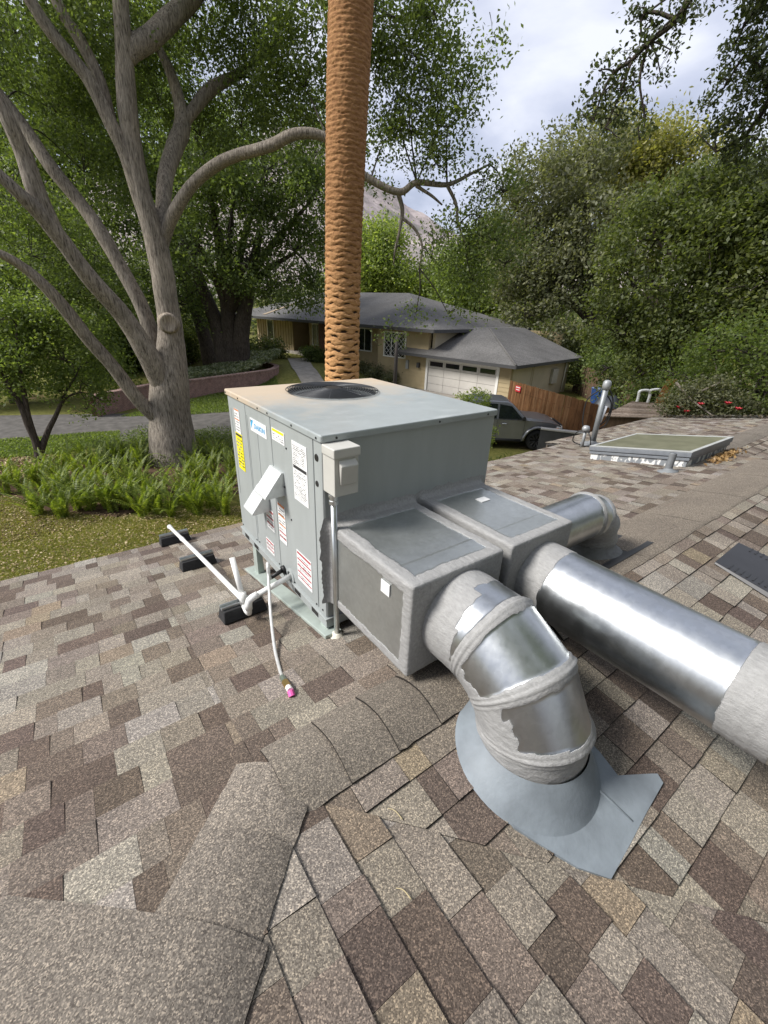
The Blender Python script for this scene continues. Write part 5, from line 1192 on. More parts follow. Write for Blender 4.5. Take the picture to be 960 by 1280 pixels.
patch('verge_lawn', 'green lawn strip between the road and the brick planter', [(150, 522), (215, 505), (285, 490), (345, 478), (350, 488), (285, 516), (230, 520)], 0, 16000, .14, LF_MID, .2, .05, 'grass', aspect=.25)
patch('groundcover', 'low dark green groundcover around the oak base', [(120, 560), (180, 545), (290, 545), (300, 575), (240, 585), (120, 590)], 0, 16000, .07, LF_OAK, .5, .42, 'groundcover')
patch('bed_litter', 'brown leaf litter on the bed by the sapling', [(-60, 610), (-60, 572), (60, 570), (120, 575), (60, 605)], 0, 3000, .08, LF_DRY, 2.0, .03, 'leaves')
# ================================================================== the house across the driveway
def hx(a, b, z): return HO+HU*a+HW*b+np.array([0, 0, z])
nb = empty('neighbour_house', hx(8, 6, 0), 'yellow-tan house with grey shingle roof and attached two-car garage', 'house', rz=HT)
class HB(MB):
    def hbox(s, a0, a1, b0, b1, z0, z1, mi=0):
        P = [hx(a, b_, z) for z in (z0, z1) for a, b_ in ((a0, b0), (a1, b0), (a1, b1), (a0, b1))]; return s.hexa(P, mi)
    def hpoly(s, P, th=.1, mi=0): return s.prism([hx(*p) for p in P], (0, 0, -th), mi)
def build_neighbour():
    TAN = simple('tan_siding', (.36, .285, .165), .75, 0, .1, 1.5); CRM = simple('cream_stucco', (.50, .435, .315), .85, 0, .08, 1.2); TRIM = simple('white_trim', (.70, .69, .65), .55, 0, .06)
    GLS = simple('dark_window_glass', (.015, .018, .020), .06, 0, .2, 1.0, spec=.8); DK = simple('dark_fascia', (.045, .045, .047), .6); BRK = brick_mat('red_brick_veneer', (.17, .065, .045), (.23, .095, .07), (.28, .25, .22), 4.0, .8, .28, .03)
    t = NT('grey_composition_roof'); p = t.obj(); s = t.n('ShaderNodeSeparateXYZ'); t.lk(p, s.inputs[0]); 
    n1 = t.noise(t.scale(p, (1, 1, 6)), 9, 5, .75); n2 = t.noise(p, .7, 3); w = t.n('ShaderNodeTexWave', wave_type='BANDS', bands_direction='Z'); w.inputs['Scale'].default_value = 6.2; w.inputs['Distortion'].default_value = .6; t.lk(p, w.inputs['Vector'])
    c = t.ramp(n1, [(.3, (.078, .075, .072)), (.5, (.138, .133, .127)), (.75, (.23, .222, .212))]); c = t.mix(1.0, c, t.ramp(n2, [(.3, (.8, .8, .8)), (.7, (1.15, 1.15, 1.15))]), 'MULTIPLY'); c = t.mix(.35, c, t.mix(1.0, c, w.outputs['Color'], 'MULTIPLY'))
    t.set(c, .9, 0, .25); t.bump(n1, .5, .03); ROOF = t.m
    def wall(a0, a1, b0, b1, z0, z1, mat, nm='wall'):
        h = HB(); h.hbox(a0, a1, b0, b1, z0, z1); return h.build(nm, mat, nb, recalc=True)
    def siding(a0, a1, b, z0, z1, mat=TAN, lap=.235, nm='siding'):
        h = HB(); z = z0
        while z < z1-.02:
            zz = min(z+lap, z1); h.hexa([hx(a0, b-.030, z), hx(a1, b-.030, z), hx(a1, b+.01, z), hx(a0, b+.01, z), hx(a0, b-.008, zz), hx(a1, b-.008, zz), hx(a1, b+.01, zz), hx(a0, b+.01, zz)]); z += lap
        return h.build(nm, mat, nb, recalc=True)
    def window(a0, a1, b, z0, z1, cols=2, rows=1, lattice=False, nm='window'):
        f = HB(); w = .075; d = .05
        f.hbox(a0-w, a1+w, b-d, b+.02, z1, z1+w); f.hbox(a0-w, a1+w, b-d-.03, b+.02, z0-w, z0); f.hbox(a0-w, a0, b-d, b+.02, z0+.001, z1-.001); f.hbox(a1, a1+w, b-d, b+.02, z0+.001, z1-.001)
        for k in range(1, cols): a = a0+(a1-a0)*k/cols; f.hbox(a-.025, a+.025, b-d*.7, b+.02, z0+.001, z1-.001)
        o = f.build(nm, TRIM, nb, recalc=True)
        g = HB(); g.hbox(a0, a1, b-.012, b+.012, z0, z1); g.build('pane', GLS, o, recalc=True)
        if lattice:
            l = HB(); n = 5; W_, H_ = a1-a0, z1-z0
            for k in range(-n, n+1):
                for sg in (1, -1):
                    pts = []
                    for f_ in (0, 1):
                        aa = a0+W_*(k/n)+f_*W_*.9; pts.append((aa, z0+f_*H_))
                    (xa, za), (xb, zb) = pts
                    # clip to the opening
                    ts = [0, 1]; dx_ = xb-xa
                    t0 = max(0, (a0-xa)/dx_); t1 = min(1, (a1-xa)/dx_)
                    if t1 <= t0: continue
                    q0 = (xa+dx_*t0, za+(zb-za)*t0); q1 = (xa+dx_*t1, za+(zb-za)*t1)
                    if sg < 0: q0, q1 = (a0+a1-q0[0], q0[1]), (a0+a1-q1[0], q1[1])
                    l.tube([hx(q0[0], b-.02-.004*sg, q0[1]), hx(q1[0], b-.02-.004*sg, q1[1])], .013, 4)
            l.build('lattice', TRIM, o)
        return o
    # garage
    GA0, GA1 = -3.28, 4.3; gz = 2.16
    wall(GA0, -2.52, .02, .25, 0, gz, TAN); wall(2.50, 6.75, .02, .25, 0, 3.5, TAN); wall(-2.52, 2.50, .02, .25, 1.93, gz, TAN); wall(GA0+.001, GA0+.25, .251, 7.6, 0, gz, CRM, 'side_wall')
    siding(GA0-.03, -2.58, 0, 0, gz-.02); siding(2.52, 4.5, 0, .05, 2.25); siding(4.5, 6.8, 0, .05, 3.5)
    h = HB(); h.hbox(-2.60, -2.45, -.05, .06, 0, 1.98); h.hbox(2.40, 2.55, -.05, .06, 0, 1.98); h.hbox(-2.449, 2.399, -.05, .06, 1.86, 1.98); h.build('door_frame', TRIM, nb, recalc=True)
    DW = simple('garage_door_white', (.50, .475, .435), .55, 0, .07, 1.4)
    gd = HB(); gd.hbox(-2.45, 2.40, .045, .075, 0, 1.86); gdo = gd.build('garage_door', simple('door_gap', (.20, .19, .17), .7), nb, recalc=True)
    for k in range(4):
        z0 = .02+k*.46
        for j in range(4):
            a0 = -2.43+j*1.206; q = HB(); q.hbox(a0+.006, a0+1.198, .026, .046, z0+.005, z0+.447); pn = q.build('panel', DW, gdo, bevel=.008, recalc=True)
            if k == 3:
                g = HB(); g.hbox(a0+.11, a0+1.09, .018, .027, z0+.12, z0+.38); g.build('window_pane', GLS, gdo, recalc=True)
    # light fitting, meter box and gas meter
    q = HB(); q.hbox(3.02, 3.20, -.20, -.03, 1.32, 1.62); q.build('wall_lamp', DK, nb, bevel=.02, recalc=True)
    q = HB(); q.hbox(3.95, 4.15, -.14, -.03, 1.15, 1.68); q.build('meter_box', simple('meter_grey', (.30, .31, .31), .5), nb, bevel=.015, recalc=True)
    q = HB(); q.hbox(GA0-.16, GA0-.001, 5.0, 5.75, .75, 1.62); q.build('electric_panel', simple('panel_beige', (.48, .46, .40), .6), nb, bevel=.01, recalc=True)
    for bb in (2.4, 2.62): q = HB(); q.hbox(GA0-.03, GA0-.001, bb, bb+.05, 0, gz-.02); q.build('batten', CRM, nb, recalc=True)
    q = HB(); q.tube([hx(GA0-.08, 6.9, 2.1), hx(GA0-.08, 6.9, .1)], .05, 8); q.build('downspout', TRIM, nb, smooth=True)
    # garage hip roof
    E0, E1, F0, F1, ez, rz_ = GA0-.55, 4.75, -.62, 8.2, 2.20, 3.72
    def roof_quad(nm, P, th=.12):
        h = HB(); h.hpoly(P, th); return h.build(nm, ROOF, nb, recalc=True)
    am = .6
    roof_quad('roof', [(E0, F0, ez), (E1, F0, ez), (am+1.0, 3.6, rz_), (am, 3.6, rz_)]); roof_quad('roof', [(E0, F0+.002, ez), (am, 3.6, rz_), (am, F1, rz_), (E0, F1, ez)]); roof_quad('roof', [(E1, F0+.002, ez), (E1, F1, ez), (am+1.0, F1, rz_), (am+1.0, 3.6, rz_)]); roof_quad('roof', [(am, 3.601, rz_), (am+1.0, 3.601, rz_), (am+1.0, F1, rz_), (am, F1, rz_)])
    q = HB(); q.hbox(E0, E1, F0-.04, F0-.002, ez-.17, ez-.005); q.hbox(E0-.04, E0-.001, F0-.03, F1, ez-.17, ez-.005); q.build('fascia', DK, nb, recalc=True)
    q = HB(); q.tube([hx(E0, F0, ez+.02), hx(am, 3.6, rz_+.02)], .06, 6); q.build('hip_cap', ROOF, nb, smooth=True)
    # main block
    ME = 3.62; wall(6.80, 16.4, 1.55, 1.75, .0, 3.5, TAN); wall(19.0, 24.6, 1.55, 1.75, 0, 3.5, TAN); wall(6.75, 6.95, .27, 1.549, 0, 3.5, TAN, 'return_wall'); wall(16.35, 19.05, 3.3, 3.5, 0, 3.5, TAN, 'porch_wall'); wall(16.36, 16.55, 1.76, 3.29, 0, 3.5, TAN, 'return_wall'); wall(18.95, 19.15, 1.76, 3.29, 0, 3.5, TAN, 'return_wall'); wall(-1.2, 24.6, 10.5, 10.7, 0, 3.5, TAN, 'back_wall'); wall(24.4, 24.6, 1.76, 10.49, 0, 3.5, TAN, 'side_wall')
    wall(2.2, 2.4, .26, 10.4, 2.0, 3.5, CRM, 'gable_wall')
    siding(6.85, 14.9, 1.53, .3, 3.5); siding(15.9, 16.4, 1.53, .3, 3.5)
    # vertical boards left of the porch
    for k in range(14):
        q = HB(); q.hbox(19.05+k*.40, 19.05+k*.40+.03, 1.50, 1.549, .3, 3.45); q.build('batten', TAN, nb, recalc=True)
    window(4.35, 6.15, -.03, 1.80, 3.22, 3, 1, True); window(14.75, 15.9, 1.50, 1.70, 3.22, 2); window(21.75, 22.65, 1.50, 1.72, 3.25, 1, 2); window(9.0, 10.4, 1.50, 1.75, 3.2, 2)
    q = HB(); q.hbox(17.2, 18.3, 3.22, 3.299, .95, 3.1); d = q.build('front_door', simple('olive_door', (.20, .16, .09), .6), nb, bevel=.01, recalc=True)
    q = HB(); q.hbox(17.32, 17.38, 3.16, 3.22, 1.95, 2.05); q.build('handle', M_GALV, d, recalc=True)
    q = HB(); q.hbox(14.0, 14.72, 1.15, 1.50, .0, 3.5); q.build('brick_column', BRK, nb, recalc=True)
    q = HB(); q.hbox(18.7, 18.86, 1.45, 1.61, .6, 3.5); q.build('porch_post', TAN, nb, recalc=True)
    q = HB(); q.hbox(16.4, 19.3, .9, 3.28, .55, .95); q.build('porch_step', M_CONC, nb, recalc=True)
    A0, A1, B0, B1 = 1.6, 25.2, -.72, 11.4; RA0, RA1, RB, RZ = 9.2, 19.4, 5.6, 5.72
    roof_quad('roof', [(A0, B0, ME), (A1, B0, ME), (RA1, RB, RZ), (RA0, RB, RZ)]); roof_quad('roof', [(A0, B0+.003, ME), (RA0, RB, RZ), (A0, B1, ME)]); roof_quad('roof', [(A1, B0+.003, ME), (A1, B1, ME), (RA1, RB, RZ)]); roof_quad('roof', [(A0+.003, B1, ME), (RA0, RB+.002, RZ), (RA1, RB+.002, RZ), (A1-.003, B1, ME)])
    q = HB(); q.hbox(A0, A1, B0-.04, B0-.002, ME-.19, ME-.005); q.hbox(A0-.04, A0-.001, B0-.03, B1, ME-.19, ME-.005); q.build('fascia', DK, nb, recalc=True)
    q = HB(); q.hpoly([(A0+.02, B0+.02, ME-.14), (A1-.02, B0+.02, ME-.14), (A1-.02, 1.6, ME-.14), (A0+.02, 1.6, ME-.14)], .02); q.build('soffit', TAN, nb, recalc=True)
    q = HB(); q.hbox(16.8, 17.55, 4.3, 5.1, 3.6, 5.95); ch = q.build('chimney', BRK, nb, recalc=True)
    # dry stripe on the roof where a flashing runs
    q = HB(); q.prism([hx(20.0, B0+.4, ME+.138*0+.16), hx(20.45, B0+.4, ME+.16), hx(19.3, 4.6, RZ-.30), hx(18.95, 4.6, RZ-.30)], (0, 0, .01)); q.build('roof_patch', simple('tan_patch', (.28, .22, .15), .9), nb, recalc=True)
build_neighbour()

# brick planter with its plants
pl = empty('brick_planter', (7.5, 25, 0), 'curved low red brick planter wall in front of the far house', 'planter')
def build_planter():
    pts = spline([onz(120, 512, .35)*[1, 1, 0], onz(195, 491, .5)*[1, 1, 0], (4.91, 22.97, 0), (7.88, 24.17, 0), (10.3, 25.3, 0), (11.5, 27.0, 0), (11.4, 29.2, 0)], 8)
    B = brick_mat('planter_brick', (.20, .075, .058), (.27, .12, .095), (.36, .31, .28), 5.2, .5, .19, .03, 'XZ'); V = []; n = len(pts)
    t = np.gradient(pts[:, :2], axis=0); t /= np.linalg.norm(t, axis=1)[:, None]; nr = np.c_[-t[:, 1], t[:, 0]]
    for p, q in zip(pts, nr):
        for (o, z) in ((0, -.3), (0, .86), (.28, .86), (.28, -.3)): V.append((p[0]+q[0]*o, p[1]+q[1]*o, z))
    b = MB(); b.add(V, [(i*4+j, (i+1)*4+j, (i+1)*4+j+1, i*4+j+1) for i in range(n-1) for j in range(3)]); b.build('wall', B, pl, recalc=True)
    V2 = []
    for p, q in zip(pts, nr):
        for (o, z) in ((-.03, .862), (-.03, .93), (.31, .93), (.31, .862)): V2.append((p[0]+q[0]*o, p[1]+q[1]*o, z))
    b = MB(); b.add(V2, [(i*4+j, (i+1)*4+j, (i+1)*4+(j+1) % 4, i*4+(j+1) % 4) for i in range(n-1) for j in range(4)]+[(0, 1, 2, 3), tuple((n-1)*4+j for j in (3, 2, 1, 0))]); b.build('coping', brick_mat('planter_coping', (.24, .13, .11), (.31, .19, .16), (.36, .31, .28), 6, .35, .5, .03, 'XY'), pl, recalc=True)
build_planter()
patch('planter_plants', 'pale and green groundcover filling the brick planter', [(235, 472), (300, 464), (348, 458), (352, 452), (300, 452), (230, 462)], .9, 9000, .2, m_leaf('silver_plants', (.14, .17, .08), (.40, .40, .30), .3), .5, .25, 'groundcover')
o = bpy.data.objects['planter_plants']; o.location.z = .75
def shrub(name, label, c, lobes, clusters, size, leaf, seed, per=50, spread=.16, group=None, cat='shrub', gap=.3):
    root = empty(name, c, label, cat, group); V, Q, C = crown(lobes, clusters, per, size, seed, spread, gap, 1.5, .3, .2)
    b = MB(); rg = random.Random(seed); c = np.array(c, float)
    for k in range(6):
        t = C[rg.randrange(len(C))]; b.tube(spline([c, (c+t)/2+[0, 0, .1], t], 4), np.linspace(.022, .006, 9), 5)
    b.build('stems', BARK_TWIG, root, smooth=True); link('foliage', mesh_np('foliage', V, Q, leaf), root); return root
def g3(u, v, d, h=0): p = at(u, v, d); return (p[0], p[1], gheight(p[0], p[1])+h)
shrub('shrub', 'dark leafy shrub by the porch of the far house', g3(330, 445, 36), [(g3(325, 440, 36, .7), .9), (g3(345, 440, 37, .6), .8), (g3(312, 442, 35, .6), .8)], 130, .16, LF_DARK, 81, spread=.3)
for k, (u, v, d) in enumerate(((205, 430, 38), (235, 425, 39), (180, 445, 37), (150, 455, 36), (120, 470, 35))):
    shrub('shrub', ['tall dark shrub right behind the pale oak trunk', 'dark shrub between the oak trunk and the many-stemmed tree', 'leafy shrub left of the oak trunk across the road', 'broad green shrub across the road under the leaning limbs', 'low green shrub across the road behind the sapling'][k], g3(u, v, d), [(g3(u, v, d, 1.2), 1.6), (g3(u+8, v, d+.5, 2.4), 1.4), (g3(u-10, v, d, .8), 1.2)], 150, .2, [LF_OAK, LF_DARK, LF_OAK, LF_MID, LF_OAK][k], 400+k, spread=.4)
for k, (u, v, d, r) in enumerate(((718, 452, 37, 1.9), (752, 468, 32, 1.5), (790, 476, 27, 1.3), (822, 488, 24, 1.2))):
    shrub('shrub', ['tall dark shrub at the back corner of the garage', 'dense green shrub behind the blue bin', 'dense dark shrub behind the back fence', 'leafy shrub behind the leaning planks'][k], g3(u, v, d), [(g3(u, v, d, 1.6), r), (g3(u+10, v, d+1, 2.6), r), (g3(u-8, v, d, .8), r*.8), (g3(u+16, v, d, 1.2), r)], 240, .17, [LF_DARK, LF_OAK, LF_DARK, LF_OAK][k], 420+k, spread=.36)
shrub('shrub', 'round green shrub beside the brick column of the far house', g3(392, 455, 35), [(g3(390, 455, 35, .5), .65), (g3(402, 456, 35, .4), .5)], 90, .13, LF_OAK, 82, spread=.2)
shrub('shrub', 'low dry shrub against the far siding near the lattice window', g3(478, 465, 31), [(g3(470, 466, 31, .4), .6), (g3(490, 466, 30, .4), .6), (g3(455, 465, 32, .35), .5)], 110, .12, LF_OLIVE, 83, spread=.22)
sp0 = at(592, 500, 11.2); shrub('shrub', 'light green shrub whose top sprigs show above the unit lid', (sp0[0], sp0[1], 0.0), [(at(590, 540, 11.2), .55), (at(578, 497, 11.2), .12), (at(594, 491, 11.2), .13), (at(607, 494, 11.2), .12), (at(588, 500, 11.2), .15), (at(600, 505, 11.2), .15)], 200, .060, LF_LIGHT, 84, per=26, spread=.07)
hg = [(*onz(u, 585, .9)[:2], z) for u in (600, 620, 640, 655, 668) for z in (.45, .75)]
shrub('hedge', 'low clipped green hedge between the truck and the roof eave', (*onz(635, 585, .9)[:2], 0), [(np.array(h), .50) for h in hg], 420, .075, LF_MID, 85, per=44, spread=.13, cat='hedge')

# slim dark pole in front of the far house
pp = at(494, 470, 26); pole = MB(); z0 = gheight(pp[0], pp[1])
pole.tube([(pp[0], pp[1], z0-.1), (pp[0], pp[1], z0+2.1), (pp[0]+.02, pp[1], z0+3.3)], [.13, .11, .09], 10)
tag(pole.build('post', simple('dark_post', (.035, .03, .026), .8), None, smooth=True), 'slim dark post standing before the lattice window', 'post')

# ---------------------------------------------------------------- wooden fences
def fence(label, P0, P1, h, z0, nb_, mat, sign=False, dog=True, group=None):
    P0, P1 = np.array(P0, float), np.array(P1, float); d = (P1-P0); L = np.linalg.norm(d[:2]); d = d/L; nrm = np.array([-d[1], d[0], 0]); w = L/nb_
    root = empty('wooden_fence', (P0+P1)/2, label, 'fence', group); rg = random.Random(nb_)
    ms = []
    for k in range(5):
        hh = h+rg.uniform(-.012, .012); b = MB(); P = [(0, 0, 0), (w*.95, 0, 0), (w*.95, 0, hh-.04), (w*.75, 0, hh), (w*.2, 0, hh), (0, 0, hh-.04)]
        b.prism(P, (0, .02, 0)); ms.append(b.mesh('board', mat[k % len(mat)]))
    ang = math.atan2(d[1], d[0])
    for i in range(nb_):
        p = P0+d*w*i; o = bpy.data.objects.new('board', ms[rg.randrange(5)]); col.objects.link(o); o.location = (p[0], p[1], z0+rg.uniform(-.01, .01)); o.rotation_euler = (rg.uniform(-.006, .006), rg.uniform(-.008, .008), ang); adopt(o, root)
    for z in (.35, h-.4):
        b = MB(); q = nrm*.03; b.tube([P0+q+[0, 0, z0+z], P1+q+[0, 0, z0+z]], .04, 4); b.build('rail', mat[0], root)
    for i in range(0, int(L/2.4)+1):
        p = P0+d*min(L, i*2.4)+nrm*.09; b = MB(); b.box(p[0]-.045, p[0]+.045, p[1]-.045, p[1]+.045, z0-.2, z0+h-.05); b.build('post', mat[0], root)
    return root, d, nrm
def wood(name, c): 
    t = NT(name); p = t.pos(); n = t.noise(t.scale(p, (1, 1, .12)), 22, 5, .65); n2 = t.noise(p, 1.6, 3)
    cc = t.ramp(n, [(.3, tuple(x*.6 for x in c)), (.5, c), (.75, tuple(x*1.4 for x in c))]); t.set(t.mix(1.0, cc, t.ramp(n2, [(.3, (.75, .75, .75)), (.7, (1.2, 1.2, 1.2))]), 'MULTIPLY'), .85, 0, .2); return t.m
WD = [wood('redwood_a', (.150, .072, .030)), wood('redwood_b', (.185, .094, .042)), wood('redwood_c', (.120, .056, .025)), wood('redwood_d', (.165, .08, .035)), wood('redwood_e', (.205, .11, .052))]
FA, FB = onz(638, 475.5, 1.85)*[1, 1, 0], onz(792, 518, 1.85)*[1, 1, 0]
fr_, fd, fn = fence('stained redwood board fence running past the pickup truck', FA, FB, 1.85, 0.0, 56, WD)
sg = FA+fd*.55-fn*.025; sgn = MB()
if (CAM-sg)@fn > 0: sgn_n = fn
else: sgn_n = -fn
c = FA+fd*.75+sgn_n*.05; U3 = np.array([0, 0, 1.0])
def plate(b, ctr, r, hw, hh, n, th, mi=0):
    P = [ctr-r*hw-U3*hh, ctr+r*hw-U3*hh, ctr+r*hw+U3*hh, ctr-r*hw+U3*hh]; return b.prism(P, n*th, mi)
plate(sgn, c+[0, 0, 1.60], fd, .19, .13, sgn_n, .008, 0); plate(sgn, c+[0, 0, 1.66]+sgn_n*.008, fd, .15, .022, sgn_n, .002, 1); plate(sgn, c+[0, 0, 1.56]+sgn_n*.008, fd, .13, .018, sgn_n, .002, 1)
tag(sgn.build('fence_sign', [simple('sign_red', (.55, .03, .04), .5), LW], recalc=True), 'small red and white notice sign on the redwood fence', 'sign')
GW = [wood('grey_board_a', (.095, .062, .040)), wood('grey_board_b', (.125, .085, .055)), wood('grey_board_c', (.075, .050, .034))]
fence('weathered darker board fence at the back of the yard', onz(722, 455, 1.75)*[1, 1, 0], onz(826, 490, 1.75)*[1, 1, 0], 1.75, 0.0, 62, GW)
# low dark wall next to the truck
lw = empty('low_wall', (13.6, 6.5, 0), 'low dark grey block wall with pale coping beside the truck', 'wall')
a_, b__ = onz(676, 536, .95)*[1, 1, 0], onz(790, 549, .95)*[1, 1, 0]; dd = (b__-a_)/np.linalg.norm(b__-a_); nn_ = np.array([-dd[1], dd[0], 0])
q = MB(); q.hexa([a_, b__, b__+nn_*.2, a_+nn_*.2]+[p+np.array([0, 0, .92]) for p in (a_, b__, b__+nn_*.2, a_+nn_*.2)]); q.build('wall', simple('dark_block', (.045, .046, .048), .9, 0, .2, 4), lw, recalc=True)
q = MB(); A4 = [a_-nn_*.03, b__-nn_*.03, b__+nn_*.23, a_+nn_*.23]; q.hexa([p+np.array([0, 0, .923]) for p in A4]+[p+np.array([0, 0, .97]) for p in A4]); q.build('coping', simple('pale_coping', (.33, .32, .30), .9), lw, recalc=True)

# ---------------------------------------------------------------- pickup truck
def truck():
    h2 = np.array([.775, -.632]); h2 /= np.linalg.norm(h2); ang = math.atan2(h2[1], h2[0])
    wf = onz(668, 563, 0)   # near front wheel on the ground
    side = np.array([-h2[1], h2[0]])             # to the truck's left (away from the camera)
    org = np.array([wf[0], wf[1]])+side*.86
    root = empty('pickup_truck', (org[0], org[1], 0), 'dark grey crew-cab pickup truck parked by the redwood fence', 'truck', rz=ang)
    def W(x, y, z): return np.array([org[0]+h2[0]*x+side[0]*y, org[1]+h2[1]*x+side[1]*y, z])
    PNT = simple('dark_grey_metallic', (.21, .215, .225), .30, .5, .06, 3); GL = simple('car_glass', (.012, .016, .016), .05, 0, .1, 1, spec=.8); BLK = simple('black_trim', (.015, .015, .016), .6); TY = simple('tyre_rubber', (.018, .018, .018), .85); RIM = simple('dark_alloy', (.30, .30, .31), .3, .9); CHR = simple('chrome', (.7, .7, .7), .15, 1)
    # side profile of the body (x forward of front axle), arches cut in
    def arch(cx, r=.50, n=9): return [(cx+r*math.cos(a), .36+r*math.sin(a)) for a in np.linspace(0, math.pi, n)]
    low = [(.93, .42)]+[(x, max(z, .38)) for x, z in arch(0)]+[(-.56, .34), (-2.70, .34)]+[(x, max(z, .38)) for x, z in arch(-3.26)]+[(-4.35, .45)]
    top = [(-4.38, 1.05), (-4.30, 1.12), (-2.62, 1.12), (-.55, 1.12), (.35, 1.08), (.78, .98), (.95, .82), (.97, .6)]
    prof = low+top; n = len(prof); b = MB(); V = []
    for y, ins in ((-.90, .0), (-.93, .5), (.93, .5), (.90, .0)):
        for (x, z) in prof: V.append(W(x, y if not (ins and z > .9) else y*.985, z))
    F = [tuple(range(n)), tuple(range(4*n-1, 3*n-1, -1))]+[(r_*n+i, r_*n+(i+1) % n, (r_+1)*n+(i+1) % n, (r_+1)*n+i) for r_ in range(3) for i in range(n)]
    b.add(V, F); b.build('body', PNT, root, recalc=True, bevel=.03)
    # bulged fenders
    for cx in (0, -3.26):
        for sd in (-1, 1):
            b = MB(); pts = [W(cx+.53*math.cos(a), sd*.935, .36+.53*math.sin(a)) for a in np.linspace(.02, math.pi-.02, 12)]; b.tube(pts, .055, 8); b.build('fender', PNT, root, smooth=True)
    # hood bulge and cabin
    b = MB(); b.hexa([W(-.50, -.78, 1.10), W(.72, -.70, .98), W(.72, .70, .98), W(-.50, .78, 1.10), W(-.55, -.70, 1.19), W(.55, -.60, 1.06), W(.55, .60, 1.06), W(-.55, .70, 1.19)]); b.build('hood', PNT, root, recalc=True, bevel=.05)
    cab = [(-2.72, 1.10), (-.42, 1.10), (-1.02, 1.66), (-1.22, 1.745), (-2.35, 1.76), (-2.62, 1.68)]; b = MB(); V = []; n = len(cab)
    for s in (-1, 1):
        for (x, z) in cab: V.append(W(x, s*(.87-.20*max(0, (z-1.10))/.66), z))
    b.add(V, [tuple(range(n-1, -1, -1)), tuple(range(n, 2*n))]+[(i, (i+1) % n, n+(i+1) % n, n+i) for i in range(n)]); b.build('cabin', PNT, root, recalc=True, bevel=.05)
    def glass(nm, P, s):
        b = MB(); Q = [W(x, s*(.882-.20*max(0, (z-1.10))/.66), z) for x, z in P]; off = side*s*.012; b.prism(Q, (off[0], off[1], 0)); b.build(nm, GL, root, recalc=True)
    for s in (-1, 1):
        glass('side_window', [(-1.52, 1.15), (-.62, 1.15), (-1.06, 1.585), (-1.50, 1.645)], s); glass('side_window', [(-2.48, 1.15), (-1.60, 1.15), (-1.58, 1.65), (-2.32, 1.66), (-2.46, 1.55)], s)
    b = MB(); Q = [W(-.465, -.80, 1.13), W(-.465, .80, 1.13), W(-1.03, .67, 1.645), W(-1.03, -.67, 1.645)]; b.prism(Q, (h2[0]*.012, h2[1]*.012, .012)); b.build('windshield', GL, root, recalc=True)
    b = MB(); b.hexa([W(-4.28, -.80, 1.10), W(-2.78, -.80, 1.10), W(-2.78, .80, 1.10), W(-4.28, .80, 1.10), W(-4.28, -.80, 1.125), W(-2.78, -.80, 1.125), W(-2.78, .80, 1.125), W(-4.28, .80, 1.125)]); b.build('bed_floor', BLK, root, recalc=True)
    for s in (-1, 1):
        for xx in (-.55, -1.56, -2.64):
            b = MB(); b.tube([W(xx, s*.931, .42), W(xx, s*.925, 1.10)], .006, 4); b.build('door_seam', BLK, root)
        for xx in (-1.40, -2.42): b = MB(); b.tube([W(xx, s*.94, .98), W(xx+.04, s*.965, .985), W(xx+.17, s*.965, .985), W(xx+.21, s*.94, .98)], .016, 6); b.build('door_handle', CHR, root, smooth=True)
        b = MB(); b.hexa([W(-.70, s*.90, 1.14), W(-.58, s*.90, 1.14), W(-.58, s*1.12, 1.15), W(-.70, s*1.12, 1.15), W(-.70, s*.90, 1.22), W(-.60, s*.90, 1.22), W(-.60, s*1.12, 1.30), W(-.70, s*1.12, 1.30)]); b.build('mirror', BLK, root, recalc=True, bevel=.02)
        b = MB(); b.hexa([W(.70, s*.60, .80), W(.955, s*.60, .80), W(.86, s*.915, .80), W(.62, s*.938, .80), W(.70, s*.60, .95), W(.93, s*.60, .93), W(.83, s*.92, .93), W(.62, s*.938, .96)]); hl = b.build('headlight', simple('headlamp_glass', (.75, .72, .66), .12, 0, .05), root, recalc=True, bevel=.012)
        b = MB(); b.hexa([W(.60, s*.93, .83), W(.70, s*.935, .83), W(.70, s*.948, .83), W(.60, s*.945, .83), W(.60, s*.93, .90), W(.70, s*.935, .90), W(.70, s*.948, .90), W(.60, s*.945, .90)]); b.build('marker', simple('amber', (.8, .25, .03), .3), hl, recalc=True)
        b = MB(); b.tube([W(-.60, s*.90, .36), W(-2.66, s*.90, .36)], .06, 8); b.build('side_step', BLK, root, smooth=True)
    b = MB(); b.hexa([W(.90, -.86, .38), W(1.06, -.80, .40), W(1.06, .80, .40), W(.90, .86, .38), W(.90, -.88, .66), W(1.05, -.80, .64), W(1.05, .80, .64), W(.90, .88, .66)]); b.build('bumper', BLK, root, recalc=True, bevel=.03)
    b = MB(); b.hexa([W(.93, -.55, .68), W(.985, -.55, .68), W(.985, .55, .68), W(.93, .55, .68), W(.90, -.55, .95), W(.95, -.55, .95), W(.95, .55, .95), W(.90, .55, .95)]); b.build('grille', BLK, root, recalc=True)
